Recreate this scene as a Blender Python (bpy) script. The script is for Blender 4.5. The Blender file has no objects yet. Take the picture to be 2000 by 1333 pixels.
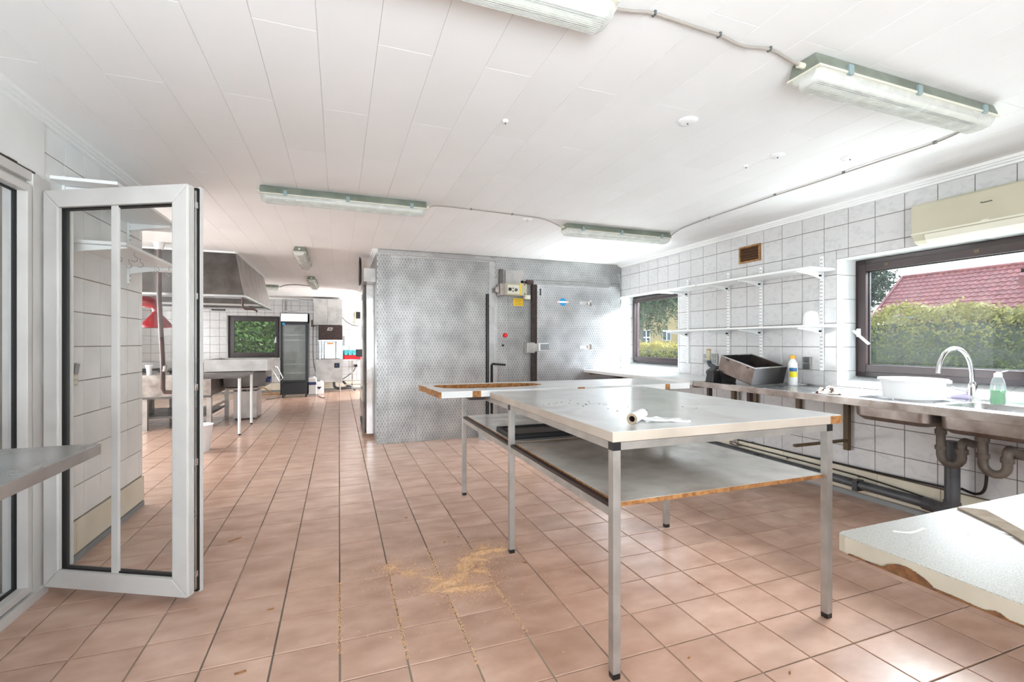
import bpy, bmesh, math, random
import numpy as np
from mathutils import Vector, Matrix, geometry
random.seed(7); rng = np.random.default_rng(7)
R = math.radians; PI = math.pi
SC = bpy.context.scene; COL = SC.collection
# ---------------------------------------------------------------- camera
cd = bpy.data.cameras.new('camera'); cam = bpy.data.objects.new('camera', cd); COL.objects.link(cam)
cam.location = (0, 0, 1.25); cam.rotation_euler = (R(90), 0, R(-20.25))
cd.sensor_width = 36; cd.lens = 916 / 2000 * 36; cd.shift_y = 3.5 / 2000; cd.clip_start = .02; cd.clip_end = 300
SC.camera = cam
# ---------------------------------------------------------------- world, sun, lights, exposure
SC.view_settings.view_transform = 'Standard'; SC.view_settings.look = 'None'
SC.view_settings.gamma = 1.0; SC.view_settings.use_curve_mapping = False
SC.view_settings.exposure = 0.2
W = bpy.data.worlds.new('sky'); SC.world = W; W.use_nodes = True
wn = W.node_tree; bg = wn.nodes['Background']
wtc = wn.nodes.new('ShaderNodeTexCoord'); wsep = wn.nodes.new('ShaderNodeSeparateXYZ')
wr = wn.nodes.new('ShaderNodeValToRGB'); wr.color_ramp.elements[0].position = .0; wr.color_ramp.elements[1].position = .6
wr.color_ramp.elements[0].color = (1, 1, 1, 1); wr.color_ramp.elements[1].color = (.62, .78, 1, 1)
wn.links.new(wtc.outputs['Generated'], wsep.inputs[0]); wn.links.new(wsep.outputs['Z'], wr.inputs[0]); wn.links.new(wr.outputs[0], bg.inputs[0])
bg.inputs[1].default_value = 2.6
def light(name, typ, loc, rot, energy, color=(1, 1, 1), **k):
    l = bpy.data.lights.new(name, typ); l.energy = energy; l.color = color
    for a, b in k.items(): setattr(l, a, b)
    o = bpy.data.objects.new(name, l); COL.objects.link(o); o.location = loc; o.rotation_euler = rot; return o
# soft sun through the right-hand windows
light('sun', 'SUN', (20, 3, 20), Vector((1.0, .30, .95)).to_track_quat('Z', 'Y').to_euler(), 5.0, (1, .97, .93), angle=R(25))
# added fills behind the camera and in the kitchen wing, door beside the dishwasher
light('rear_fill', 'AREA', (1.3, -2.2, 1.45), (R(90), 0, 0), 22, (.90, .96, 1), shape='RECTANGLE', size=4.6, size_y=1.7)
light('kitchen_fill', 'AREA', (-4.7, 7.2, 1.5), (0, R(-112), 0), 300, (.92, .97, 1), shape='RECTANGLE', size=1.6, size_y=4.5)
light('yard_door_light', 'AREA', (2.3, 12.1, 1.2), (0, R(106), 0), 180, (.95, .98, 1), shape='RECTANGLE', size=2.0, size_y=1.6)
light('large_window_sky_fill', 'AREA', (5.5, 1.9, 3.1), Vector((2.6, 0, 2.5)).to_track_quat('Z', 'Y').to_euler(), 950, (.86, .95, 1), shape='RECTANGLE', size=2.6, size_y=1.8)  # lamp added above the window to boost its sky light
light('small_window_sky_fill', 'AREA', (5.5, 5.5, 3.1), Vector((2.6, .4, 2.5)).to_track_quat('Z', 'Y').to_euler(), 760, (.86, .95, 1), shape='RECTANGLE', size=1.8, size_y=1.8)  # the same added boost over the small window
light('ceiling_fill', 'AREA', (-.2, -1.3, 1.0), (R(180 - 30), 0, R(8)), 160, (.82, .93, 1), shape='DISK', size=1.2)  # added lamp behind the camera, tilted up to brighten the ceiling
light('large_window_ground_fill', 'AREA', (5.3, 1.9, .25), Vector((.8, 0, -1)).to_track_quat('Z', 'Y').to_euler(), 120, (.86, .95, 1), shape='RECTANGLE', size=2.6, size_y=1.4)  # lamp added below the window, lifting the ceiling like ground bounce
light('small_window_ground_fill', 'AREA', (5.3, 5.5, .25), Vector((.8, 0, -1)).to_track_quat('Z', 'Y').to_euler(), 330, (.86, .95, 1), shape='RECTANGLE', size=1.8, size_y=1.4)  # added low lamp sending extra bounce in through the small window
light('vestibule_light', 'AREA', (-2.9, 1.6, 1.8), (0, R(-90), 0), 4, (1, 1, 1), shape='RECTANGLE', size=1.0, size_y=1.0)

# ---------------------------------------------------------------- materials
def nt(name):
    m = bpy.data.materials.new(name); m.use_nodes = True; t = m.node_tree
    return m, t, t.nodes['Principled BSDF']
def c4(c): return (c[0], c[1], c[2], 1)
def s2l(r, g, b):
    f = lambda v: (v / 255 / 12.92) if v / 255 <= .04045 else ((v / 255 + .055) / 1.055) ** 2.4
    return (f(r), f(g), f(b))
def pm(name, col, rough=.5, metal=0., col2=None, vs=6., lo=.4, hi=.65, detail=4, bump=0., bs=60., rand=0., spec=.5, dist=0., rvar=0., trans=0., alpha=1., coat=0., stretch=None):
    m, t, b = nt(name); N = t.nodes; L = t.links
    b.inputs['Roughness'].default_value = rough; b.inputs['Metallic'].default_value = metal
    b.inputs['Specular IOR Level'].default_value = spec; b.inputs['Coat Weight'].default_value = coat
    if trans: b.inputs['Transmission Weight'].default_value = trans
    b.inputs['Alpha'].default_value = alpha
    tc = N.new('ShaderNodeTexCoord'); oi = N.new('ShaderNodeObjectInfo')
    add = N.new('ShaderNodeVectorMath'); add.operation = 'ADD'
    sc = N.new('ShaderNodeVectorMath'); sc.operation = 'SCALE'; sc.inputs[3].default_value = 17.
    L.new(oi.outputs['Random'], sc.inputs[0]); L.new(tc.outputs['Object'], add.inputs[0]); L.new(sc.outputs[0], add.inputs[1])
    vec = add.outputs[0]
    if stretch:
        mp = N.new('ShaderNodeMapping'); mp.inputs['Scale'].default_value = stretch; L.new(vec, mp.inputs[0]); vec = mp.outputs[0]
    out = None
    if col2 is not None:
        n = N.new('ShaderNodeTexNoise'); n.inputs['Scale'].default_value = vs; n.inputs['Detail'].default_value = detail; n.inputs['Distortion'].default_value = dist
        L.new(vec, n.inputs['Vector'])
        r = N.new('ShaderNodeValToRGB'); r.color_ramp.elements[0].position = lo; r.color_ramp.elements[1].position = hi
        r.color_ramp.elements[0].color = c4(col); r.color_ramp.elements[1].color = c4(col2)
        L.new(n.outputs['Fac'], r.inputs[0]); out = r.outputs[0]
        if rvar:
            mr = N.new('ShaderNodeMapRange'); mr.inputs[3].default_value = rough - rvar; mr.inputs[4].default_value = rough + rvar
            L.new(n.outputs['Fac'], mr.inputs[0]); L.new(mr.outputs[0], b.inputs['Roughness'])
    if rand:
        hs = N.new('ShaderNodeHueSaturation'); mr = N.new('ShaderNodeMapRange'); mr.inputs[3].default_value = 1 - rand; mr.inputs[4].default_value = 1 + rand
        L.new(oi.outputs['Random'], mr.inputs[0]); L.new(mr.outputs[0], hs.inputs['Value'])
        if out: L.new(out, hs.inputs['Color'])
        else: hs.inputs['Color'].default_value = c4(col)
        out = hs.outputs[0]
    if out: L.new(out, b.inputs['Base Color'])
    else: b.inputs['Base Color'].default_value = c4(col)
    if bump:
        n2 = N.new('ShaderNodeTexNoise'); n2.inputs['Scale'].default_value = bs; n2.inputs['Detail'].default_value = 3; L.new(vec, n2.inputs['Vector'])
        bp = N.new('ShaderNodeBump'); bp.inputs['Strength'].default_value = bump; bp.inputs['Distance'].default_value = .01
        L.new(n2.outputs['Fac'], bp.inputs['Height']); L.new(bp.outputs[0], b.inputs['Normal'])
    return m
def glass(name, tint=(1, 1, 1), gloss=.06, haze=0.):
    m = bpy.data.materials.new(name); m.use_nodes = True; t = m.node_tree; t.nodes.clear(); N = t.nodes; L = t.links
    tr = N.new('ShaderNodeBsdfTransparent'); tr.inputs[0].default_value = c4(tint)
    gl = N.new('ShaderNodeBsdfGlossy'); gl.inputs['Roughness'].default_value = .02
    fr = N.new('ShaderNodeLayerWeight'); fr.inputs[0].default_value = .12
    mx = N.new('ShaderNodeMixShader'); o = N.new('ShaderNodeOutputMaterial')
    mu = N.new('ShaderNodeMath'); mu.operation = 'MULTIPLY_ADD'; mu.inputs[1].default_value = 6 * gloss; mu.inputs[2].default_value = gloss * .5
    L.new(fr.outputs['Facing'], mu.inputs[0]); mu.use_clamp = True; L.new(mu.outputs[0], mx.inputs[0]); L.new(tr.outputs[0], mx.inputs[1]); L.new(gl.outputs[0], mx.inputs[2])
    last = mx
    if haze:
        df = N.new('ShaderNodeBsdfDiffuse'); df.inputs[0].default_value = (.85, .86, .86, 1)
        n = N.new('ShaderNodeTexNoise'); n.inputs['Scale'].default_value = 9; n.inputs['Detail'].default_value = 6
        mr = N.new('ShaderNodeMapRange'); mr.inputs[1].default_value = .45; mr.inputs[2].default_value = .8; mr.inputs[3].default_value = haze * .75; mr.inputs[4].default_value = haze * 1.3
        tc = N.new('ShaderNodeTexCoord'); L.new(tc.outputs['Object'], n.inputs['Vector']); L.new(n.outputs['Fac'], mr.inputs[0])
        m2 = N.new('ShaderNodeMixShader'); L.new(mr.outputs[0], m2.inputs[0]); L.new(mx.outputs[0], m2.inputs[1]); L.new(df.outputs[0], m2.inputs[2]); last = m2
    L.new(last.outputs[0], o.inputs[0]); return m
def engine_turned(name, col=(.66, .66, .65), cell=.040, rough=.34, axis='X', strength=.55):
    m, t, b = nt(name); N = t.nodes; L = t.links
    tc = N.new('ShaderNodeTexCoord'); sp = N.new('ShaderNodeSeparateXYZ'); L.new(tc.outputs['Object'], sp.inputs[0])
    cb = N.new('ShaderNodeCombineXYZ'); L.new(sp.outputs[axis], cb.inputs[0]); L.new(sp.outputs['Z'], cb.inputs[1])
    mp = N.new('ShaderNodeMapping'); mp.inputs['Rotation'].default_value = (0, 0, R(45)); mp.inputs['Scale'].default_value = (1.6 / cell, .8 / cell, 1)
    L.new(cb.outputs[0], mp.inputs[0])
    v = N.new('ShaderNodeTexVoronoi'); v.voronoi_dimensions = '2D'; v.inputs['Scale'].default_value = 1; v.inputs['Randomness'].default_value = .06
    L.new(mp.outputs[0], v.inputs['Vector'])
    n = N.new('ShaderNodeTexNoise'); n.inputs['Scale'].default_value = 3.5; n.inputs['Detail'].default_value = 6; L.new(tc.outputs['Object'], n.inputs['Vector'])
    r = N.new('ShaderNodeValToRGB'); r.color_ramp.elements[0].position = .3; r.color_ramp.elements[1].position = .7
    r.color_ramp.elements[0].color = c4([c * .72 for c in col]); r.color_ramp.elements[1].color = c4([c * 1.2 for c in col]); L.new(n.outputs['Fac'], r.inputs[0])
    r2 = N.new('ShaderNodeValToRGB'); r2.color_ramp.elements[0].position = .12; r2.color_ramp.elements[1].position = .42
    r2.color_ramp.elements[0].color = (.55, .55, .55, 1); r2.color_ramp.elements[1].color = (1, 1, 1, 1); L.new(v.outputs['Distance'], r2.inputs[0])
    mx = N.new('ShaderNodeMix'); mx.data_type = 'RGBA'; mx.blend_type = 'MULTIPLY'; mx.inputs[0].default_value = .8
    L.new(r.outputs[0], mx.inputs['A']); L.new(r2.outputs[0], mx.inputs['B']); L.new(mx.outputs['Result'], b.inputs['Base Color'])
    bp = N.new('ShaderNodeBump'); bp.inputs['Strength'].default_value = strength; bp.inputs['Distance'].default_value = .004
    L.new(v.outputs['Distance'], bp.inputs['Height']); L.new(bp.outputs[0], b.inputs['Normal'])
    b.inputs['Metallic'].default_value = .88; b.inputs['Roughness'].default_value = rough
    return m
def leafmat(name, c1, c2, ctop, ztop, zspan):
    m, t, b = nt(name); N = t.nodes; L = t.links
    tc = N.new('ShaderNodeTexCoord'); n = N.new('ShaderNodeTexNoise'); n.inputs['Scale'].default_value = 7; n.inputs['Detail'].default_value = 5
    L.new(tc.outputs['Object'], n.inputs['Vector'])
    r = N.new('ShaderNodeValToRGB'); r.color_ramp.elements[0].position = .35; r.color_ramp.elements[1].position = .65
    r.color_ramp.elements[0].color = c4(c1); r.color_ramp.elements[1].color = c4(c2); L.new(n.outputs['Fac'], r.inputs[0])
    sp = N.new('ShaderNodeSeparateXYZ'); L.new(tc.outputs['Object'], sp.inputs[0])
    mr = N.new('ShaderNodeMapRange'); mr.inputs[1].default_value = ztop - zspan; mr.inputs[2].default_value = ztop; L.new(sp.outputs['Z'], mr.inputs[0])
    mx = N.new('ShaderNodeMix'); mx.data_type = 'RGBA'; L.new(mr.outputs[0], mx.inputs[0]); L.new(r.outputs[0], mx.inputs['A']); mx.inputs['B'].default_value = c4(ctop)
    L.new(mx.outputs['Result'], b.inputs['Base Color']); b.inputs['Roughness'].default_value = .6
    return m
M = {}
M['grout'] = pm('wall_grout', s2l(92, 76, 66), .9, col2=s2l(122, 108, 96), vs=3)
M['grout_l'] = pm('wall_grout_light', s2l(150, 138, 126), .9, col2=s2l(130, 118, 106), vs=3)
M['fgrout'] = pm('floor_grout', s2l(112, 104, 94), .9, col2=s2l(165, 152, 132), vs=1.6, bump=.3)
M['tile'] = pm('marbled_wall_tile', s2l(208, 207, 206), .16, col2=s2l(188, 188, 190), vs=8, lo=.5, hi=.8, detail=6, dist=1.6, rand=.015, stretch=(1, 1.2, 2.0))
M['tile_w'] = pm('white_wall_tile', s2l(238, 239, 238), .18, col2=s2l(226, 228, 228), vs=3, rand=.012)
M['ftile'] = pm('terracotta_floor_tile', s2l(208, 172, 152), .23, col2=s2l(180, 142, 122), vs=4.5, lo=.3, hi=.72, detail=8, rand=.05, bump=.03, bs=25, rvar=.05, stretch=(1, 1.8, 1), spec=.9)
M['cream'] = pm('cream_skirting_tile', s2l(232, 224, 204), .35, col2=s2l(218, 208, 186), vs=3)
M['seal'] = pm('grey_sealant', s2l(140, 143, 143), .6)
M['ceil'] = pm('ceiling_board', s2l(242, 241, 240), .62, col2=s2l(238, 237, 235), vs=1.2, rand=.002, bump=.03, bs=120)
M['ceilgap'] = pm('ceiling_joint', s2l(205, 202, 198), .9)
M['plaster'] = pm('white_plaster', s2l(238, 238, 236), .55, col2=s2l(228, 228, 225), vs=2, bump=.05, bs=30)
M['trim'] = pm('white_trim_paint', s2l(240, 240, 238), .4)
M['vestwall'] = pm('shaded_vestibule_tile', s2l(190, 192, 188), .4, col2=s2l(172, 175, 172), vs=3)  # greyed tone: the vestibule's shade is put into the tile colour
M['upvc'] = pm('white_frame_plastic', s2l(208, 205, 201), .38, col2=s2l(194, 190, 186), vs=2.5, bump=.02)
M['brownframe'] = pm('dark_brown_frame', s2l(52, 34, 34), .3, col2=s2l(40, 26, 27), vs=4)
M['black'] = pm('black_plastic', s2l(22, 22, 24), .35)
M['rubber'] = pm('black_rubber', s2l(16, 16, 17), .6)
M['steel'] = pm('brushed_steel', (.55, .55, .55), .27, .95, col2=(.44, .44, .44), vs=4, detail=6, rvar=.06)
M['steel_dirty'] = pm('stained_steel', (.42, .38, .35), .42, .85, col2=(.2, .16, .14), vs=9, lo=.35, hi=.75, detail=8, rvar=.12, bump=.05)
M['steel_dark'] = pm('dull_dark_steel', (.16, .148, .14), .42, .75, col2=(.10, .09, .085), vs=5, detail=6, rvar=.1)
M['steel_matt'] = pm('matt_stainless_panel', (.5, .48, .46), .42, .8, col2=(.38, .365, .35), vs=6, detail=7)
M['mirror'] = pm('polished_steel', (.78, .78, .78), .10, 1.0, col2=(.62, .62, .62), vs=3, bump=.12, bs=5)
M['chrome'] = pm('chrome', (.75, .75, .76), .08, 1.0)
M['alu'] = pm('aluminium_leg', s2l(178, 174, 168), .38, .55, col2=s2l(160, 156, 150), vs=8)
M['engine'] = engine_turned('engine_turned_steel', (.43, .43, .425), rough=.42)
M['engine2'] = engine_turned('engine_turned_bright_steel', (.55, .55, .56), rough=.36)
M['engine_s'] = engine_turned('engine_turned_side_steel', (.43, .43, .425), rough=.42, axis='Y')
M['laminate'] = pm('worn_white_laminate', s2l(214, 214, 212), .17, col2=s2l(190, 188, 183), vs=3.2, lo=.45, hi=.75, detail=9, rvar=.05, dist=.7)
M['lam_edge'] = pm('beige_laminate_edge', s2l(192, 180, 166), .5, col2=s2l(176, 164, 150), vs=5)
M['lam_edge_shade'] = pm('shaded_laminate_edge', s2l(172, 162, 146), .55, col2=s2l(156, 146, 130), vs=6)  # cream edge darkened, the near table's shade put into its colour
M['lam_white'] = pm('clean_white_laminate', s2l(228, 228, 227), .2, col2=s2l(214, 214, 212), vs=2)
M['shelfboard'] = pm('grey_speckled_laminate', s2l(212, 209, 203), .14, col2=s2l(168, 160, 150), vs=5, lo=.4, hi=.75, detail=9, rvar=.05)
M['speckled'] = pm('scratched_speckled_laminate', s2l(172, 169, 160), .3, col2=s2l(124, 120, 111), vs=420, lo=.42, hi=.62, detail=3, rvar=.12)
M['chip'] = pm('raw_chipboard', s2l(172, 122, 72), .85, col2=s2l(132, 86, 46), vs=45, detail=6, bump=.4, bs=90)
M['chip_dark'] = pm('dark_chipboard', s2l(112, 72, 38), .85, col2=s2l(78, 48, 26), vs=60, bump=.4, bs=90)
M['steel_box'] = pm('brown_stained_steel', (.20, .155, .135), .36, .8, col2=(.11, .085, .075), vs=7, detail=7, rvar=.08)
M['steel_black'] = pm('near_black_steel', (.07, .065, .065), .3, .7)  # near-black tone for the base and end walls of the box
M['darkwood'] = pm('dark_stained_edge', s2l(58, 40, 36), .5, col2=s2l(40, 26, 24), vs=20)
M['sawdust'] = pm('sawdust', s2l(228, 188, 150), .95, col2=s2l(212, 166, 122), vs=60, bump=.5, bs=200)
M['card'] = pm('grey_board', s2l(160, 145, 128), .8, col2=s2l(140, 126, 110), vs=25)
M['white'] = pm('white_plastic', s2l(240, 240, 240), .35)
M['white_enamel'] = pm('white_powder_coat', s2l(238, 239, 238), .35)
M['slot'] = pm('dark_slot', s2l(95, 95, 92), .8)
M['ivory'] = pm('ivory_plastic', s2l(188, 183, 160), .4, col2=s2l(180, 175, 152), vs=3)
M['ivory2'] = pm('pale_ivory_plastic', s2l(216, 213, 196), .35)
M['greygreen'] = pm('grey_green_plastic', s2l(132, 138, 126), .5, col2=s2l(112, 118, 106), vs=7)
M['clipblue'] = pm('blue_grey_clip', s2l(140, 158, 160), .4)
M['diffuser'] = glass('ribbed_clear_diffuser', (.95, .96, .92), .03, .42)
M['tube'] = pm('unlit_fluorescent_tube', s2l(245, 245, 240), .3)
M['cable'] = pm('grey_cable', s2l(158, 150, 142), .5)
M['blackcable'] = pm('black_cable', s2l(28, 24, 24), .45)
M['glass'] = glass('window_glass', (.98, .985, .99), .004, .045)
M['doorglass'] = glass('door_glass', (.985, .99, .985), .035, .015)
M['clearplastic'] = glass('clear_plastic', (.86, .89, .92), .12, .25)
M['greypipe'] = pm('grey_waste_pipe', s2l(84, 86, 90), .4, col2=s2l(66, 66, 68), vs=9)
M['brownpipe'] = pm('dirty_grey_trap', s2l(112, 102, 92), .45, col2=s2l(84, 74, 66), vs=9)
M['rust'] = pm('rusty_brown_pipe', s2l(84, 56, 50), .5, col2=s2l(58, 38, 34), vs=12)
M['olive'] = pm('olive_bracket', s2l(96, 78, 52), .5)
M['wood'] = pm('varnished_wood', s2l(168, 122, 66), .4, col2=s2l(136, 92, 46), vs=20)
M['woodd'] = pm('dark_wood_slat', s2l(92, 58, 30), .5)
M['red'] = pm('red_enamel', s2l(150, 26, 34), .3, col2=s2l(120, 18, 26), vs=8)
M['redp'] = pm('bright_red_plastic', s2l(235, 30, 38), .4)
M['cyan'] = pm('turquoise_plastic', s2l(96, 190, 196), .4)
M['blue'] = pm('blue_sticker', s2l(30, 140, 200), .4)
M['navy'] = pm('navy_plastic', s2l(30, 52, 110), .4)
M['grey'] = pm('grey_plastic', s2l(140, 146, 148), .4)
M['dgrey'] = pm('dark_grey_switch', s2l(92, 96, 98), .4)
M['yellow'] = pm('yellow_plastic', s2l(238, 200, 40), .45)
M['orange'] = pm('orange_cap', s2l(246, 176, 30), .4)
M['yellowrag'] = pm('pale_yellow_rubber', s2l(220, 205, 130), .6)
M['green'] = pm('green_soap', s2l(20, 170, 80), .15, trans=.35)
M['lilac'] = pm('lilac_label', s2l(196, 186, 214), .4)
M['label_y'] = pm('label_yellow', s2l(232, 216, 30), .4)
M['label_b'] = pm('label_blue', s2l(60, 110, 160), .4)
M['rag'] = pm('mottled_rag', s2l(236, 228, 220), .9, col2=s2l(92, 62, 54), vs=42, lo=.52, hi=.6, detail=2, bump=.4, bs=60)
M['film'] = pm('white_film', s2l(236, 238, 240), .25, alpha=.75)
M['cardboard'] = pm('cardboard_core', s2l(150, 132, 108), .8)
M['orangeglow'] = pm('painted_amber_glint', s2l(220, 150, 60), .4)
M['ink'] = pm('ink_black', s2l(15, 15, 16), .5)
M['fridgeglass'] = glass('fridge_glass', (.80, .83, .82), .10, .12)
M['fridgein'] = pm('fridge_lining', s2l(208, 212, 208), .5)
M['roof'] = pm('red_roof_tile', s2l(150, 84, 80), .55, col2=s2l(124, 66, 66), vs=2.0, rand=.07)
M['gutter'] = pm('zinc_gutter', s2l(150, 165, 172), .4)
M['brick'] = pm('dark_brick', s2l(88, 52, 46), .8)
M['ochre'] = pm('ochre_render', s2l(190, 168, 118), .8, col2=s2l(182, 158, 110), vs=2)
M['grass'] = pm('grass_ground', s2l(86, 104, 50), .9, col2=s2l(64, 80, 38), vs=3)
M['winglass'] = pm('far_window_pane', s2l(60, 78, 88), .1)
M['trunk'] = pm('grey_bark', s2l(120, 112, 100), .8)
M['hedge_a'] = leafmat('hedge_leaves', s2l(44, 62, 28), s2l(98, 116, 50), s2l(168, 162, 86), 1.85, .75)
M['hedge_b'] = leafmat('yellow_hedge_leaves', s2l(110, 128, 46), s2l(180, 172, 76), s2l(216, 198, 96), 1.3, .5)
M['fir'] = leafmat('fir_needles', s2l(34, 56, 42), s2l(62, 88, 64), s2l(80, 104, 84), 9, 3)
M['birch'] = leafmat('birch_leaves', s2l(44, 70, 42), s2l(92, 120, 70), s2l(110, 140, 84), 9, 4)
M['bush'] = leafmat('bush_leaves', s2l(46, 84, 28), s2l(112, 146, 60), s2l(120, 156, 72), 4, 2)

# ---------------------------------------------------------------- builders
ORG = {}
def V3(a): return Vector(a)
def org(p): return ORG.get(p.name, Vector((0, 0, 0))) if p else Vector((0, 0, 0))
def tag(o, label=None, cat=None, group=None, kind=None):
    if label: o['label'] = label
    if cat: o['category'] = cat
    if group: o['group'] = group
    if kind: o['kind'] = kind
    return o
def root(name, loc, label=None, cat=None, group=None, kind=None, local=False, rotz=0):
    o = bpy.data.objects.new(name, None); COL.objects.link(o); o.location = loc; o.rotation_euler = (0, 0, rotz); o.empty_display_size = .05
    ORG[o.name] = Vector((0, 0, 0)) if local else Vector(loc)
    return tag(o, label, cat, group, kind)
def link(name, me, parent=None, loc=(0, 0, 0)):
    o = bpy.data.objects.new(name, me); COL.objects.link(o)
    if parent: o.parent = parent; ORG[o.name] = org(parent)
    o.location = loc; return o
def copytree(o, parent=None):
    c = o.copy(); COL.objects.link(c); c.parent = parent
    for ch in o.children: copytree(ch, c)
    return c
def islands(m):
    par = list(range(len(m.v)))
    def fd(i):
        while par[i] != i: par[i] = par[par[i]]; i = par[i]
        return i
    for f in m.f:
        for q in f[1:]: par[fd(q)] = fd(f[0])
    g = {}
    for f in m.f: g.setdefault(fd(f[0]), []).append(f)
    out = []
    for fs in g.values():
        ids = sorted({i for f in fs for i in f}); mp = {i: k for k, i in enumerate(ids)}
        b = MB(); b.add([m.v[i] for i in ids], [tuple(mp[i] for i in f) for f in fs]); out.append(b)
    return out
def sep(m, name, mat, parent, **k): return [b.obj(name, mat, parent, **k) for b in islands(m)]
class MB:
    def __init__(s): s.v = []; s.f = []; s.mi = []; s.cur = 0
    def add(s, vs, fs):
        n = len(s.v); s.v += [tuple(v) for v in vs]; s.f += [tuple(i + n for i in f) for f in fs]; s.mi += [s.cur] * len(fs); return s
    def box(s, a, b, ch=0.):
        x0, y0, z0 = [min(p, q) for p, q in zip(a, b)]; x1, y1, z1 = [max(p, q) for p, q in zip(a, b)]
        if not ch:
            return s.add([(x, y, z) for z in (z0, z1) for y in (y0, y1) for x in (x0, x1)],
                         [(0, 2, 3, 1), (4, 5, 7, 6), (0, 1, 5, 4), (2, 6, 7, 3), (0, 4, 6, 2), (1, 3, 7, 5)])
        bm = bmesh.new(); bmesh.ops.create_cube(bm, size=1)
        for v in bm.verts: v.co = Vector(((x0 + x1) / 2 + v.co.x * (x1 - x0), (y0 + y1) / 2 + v.co.y * (y1 - y0), (z0 + z1) / 2 + v.co.z * (z1 - z0)))
        bmesh.ops.bevel(bm, geom=bm.edges[:], offset=min(ch, .45 * min(x1 - x0, y1 - y0, z1 - z0)), segments=2, profile=.7, affect='EDGES')
        s.add([v.co[:] for v in bm.verts], [[v.index for v in f.verts] for f in bm.faces]); bm.free(); return s
    def obox(s, c, sz, rot, ch=0.):
        t = MB(); t.box([-a / 2 for a in sz], [a / 2 for a in sz], ch); m = rot if isinstance(rot, Matrix) else Matrix.Rotation(rot, 3, 'Z')
        return s.add([m @ Vector(v) + Vector(c) for v in t.v], t.f)
    def bar(s, p, q, w, h, up=(0, 0, 1)):
        p = Vector(p); q = Vector(q); d = (q - p); L = d.length; d.normalize(); u = Vector(up); sd = d.cross(u)
        if sd.length < 1e-4: sd = d.cross(Vector((1, 0, 0)))
        sd.normalize(); u = sd.cross(d)
        vs = [p + sd * a * w / 2 + u * b * h / 2 + d * L * e for e in (0, 1) for b in (-1, 1) for a in (-1, 1)]
        return s.add(vs, [(0, 2, 3, 1), (4, 5, 7, 6), (0, 1, 5, 4), (2, 6, 7, 3), (0, 4, 6, 2), (1, 3, 7, 5)])
    def tube(s, pts, r, seg=10, cap=True, closed=False):
        pts = [Vector(p) for p in pts]; n = len(pts); rs = r if isinstance(r, (list, tuple)) else [r] * n
        prev = None; vs = []
        for i, p in enumerate(pts):
            if closed: d = pts[(i + 1) % n] - pts[i - 1]
            else: d = pts[min(i + 1, n - 1)] - pts[max(i - 1, 0)]
            d.normalize()
            if prev is None:
                a = Vector((0, 0, 1)) if abs(d.z) < .9 else Vector((1, 0, 0)); u = d.cross(a).normalized()
            else:
                u = (prev - d * prev.dot(d)).normalized()
            prev = u; w = d.cross(u)
            for k in range(seg):
                t = 2 * PI * k / seg; vs.append(p + (u * math.cos(t) + w * math.sin(t)) * rs[i])
        fs = []
        for i in range(n if closed else n - 1):
            j = (i + 1) % n
            for k in range(seg):
                k2 = (k + 1) % seg; fs.append((i * seg + k, i * seg + k2, j * seg + k2, j * seg + k))
        if cap and not closed: fs += [tuple(range(seg))[::-1], tuple(range((n - 1) * seg, n * seg))]
        return s.add(vs, fs)
    def lathe(s, c, prof, seg=24, cap0=True, cap1=True, rot=None, sx=1, sy=1):
        vs = []
        for r, z in prof:
            for k in range(seg):
                t = 2 * PI * k / seg; v = Vector((r * math.cos(t) * sx, r * math.sin(t) * sy, z))
                if rot: v = rot @ v
                vs.append(v + Vector(c))
        fs = [(i * seg + k, i * seg + (k + 1) % seg, (i + 1) * seg + (k + 1) % seg, (i + 1) * seg + k) for i in range(len(prof) - 1) for k in range(seg)]
        if cap0: fs.append(tuple(range(seg))[::-1])
        if cap1: fs.append(tuple(range((len(prof) - 1) * seg, len(prof) * seg)))
        return s.add(vs, fs)
    def prism(s, poly, z0, z1, holes=(), ax=None):
        """poly in xy extruded in z; ax maps (x,y,z)->Vector"""
        f = ax or (lambda x, y, z: (x, y, z))
        loops = [list(poly)] + [list(h) for h in holes]
        flat = [p for l in loops for p in l]; n = len(flat)
        tri = geometry.tessellate_polygon([[Vector((p[0], p[1], 0)) for p in l] for l in loops])
        vs = [f(p[0], p[1], z0) for p in flat] + [f(p[0], p[1], z1) for p in flat]
        fs = [tuple(t) for t in tri] + [tuple(i + n for i in reversed(t)) for t in tri]
        o = 0
        for l in loops:
            m = len(l)
            for i in range(m): fs.append((o + i, o + (i + 1) % m, n + o + (i + 1) % m, n + o + i))
            o += m
        return s.add(vs, fs)
    def obj(s, name, mat, parent=None, label=None, cat=None, group=None, kind=None, smooth=False, bevel=0.):
        L = org(parent); me = bpy.data.meshes.new(name)
        me.from_pydata([(v[0] - L.x, v[1] - L.y, v[2] - L.z) for v in s.v], [], s.f)
        mats = mat if isinstance(mat, (list, tuple)) else [mat]
        for m in mats: me.materials.append(M[m])
        if len(mats) > 1: me.polygons.foreach_set('material_index', s.mi)
        bm = bmesh.new(); bm.from_mesh(me); bmesh.ops.recalc_face_normals(bm, faces=bm.faces); bm.to_mesh(me); bm.free()
        if smooth: me.shade_smooth() if hasattr(me, 'shade_smooth') else None; me.set_sharp_from_angle(angle=R(38))
        o = link(name, me, parent)
        if bevel:
            b = o.modifiers.new('bevel', 'BEVEL'); b.width = bevel; b.segments = 2; b.limit_method = 'ANGLE'
        return tag(o, label, cat, group, kind)
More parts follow.
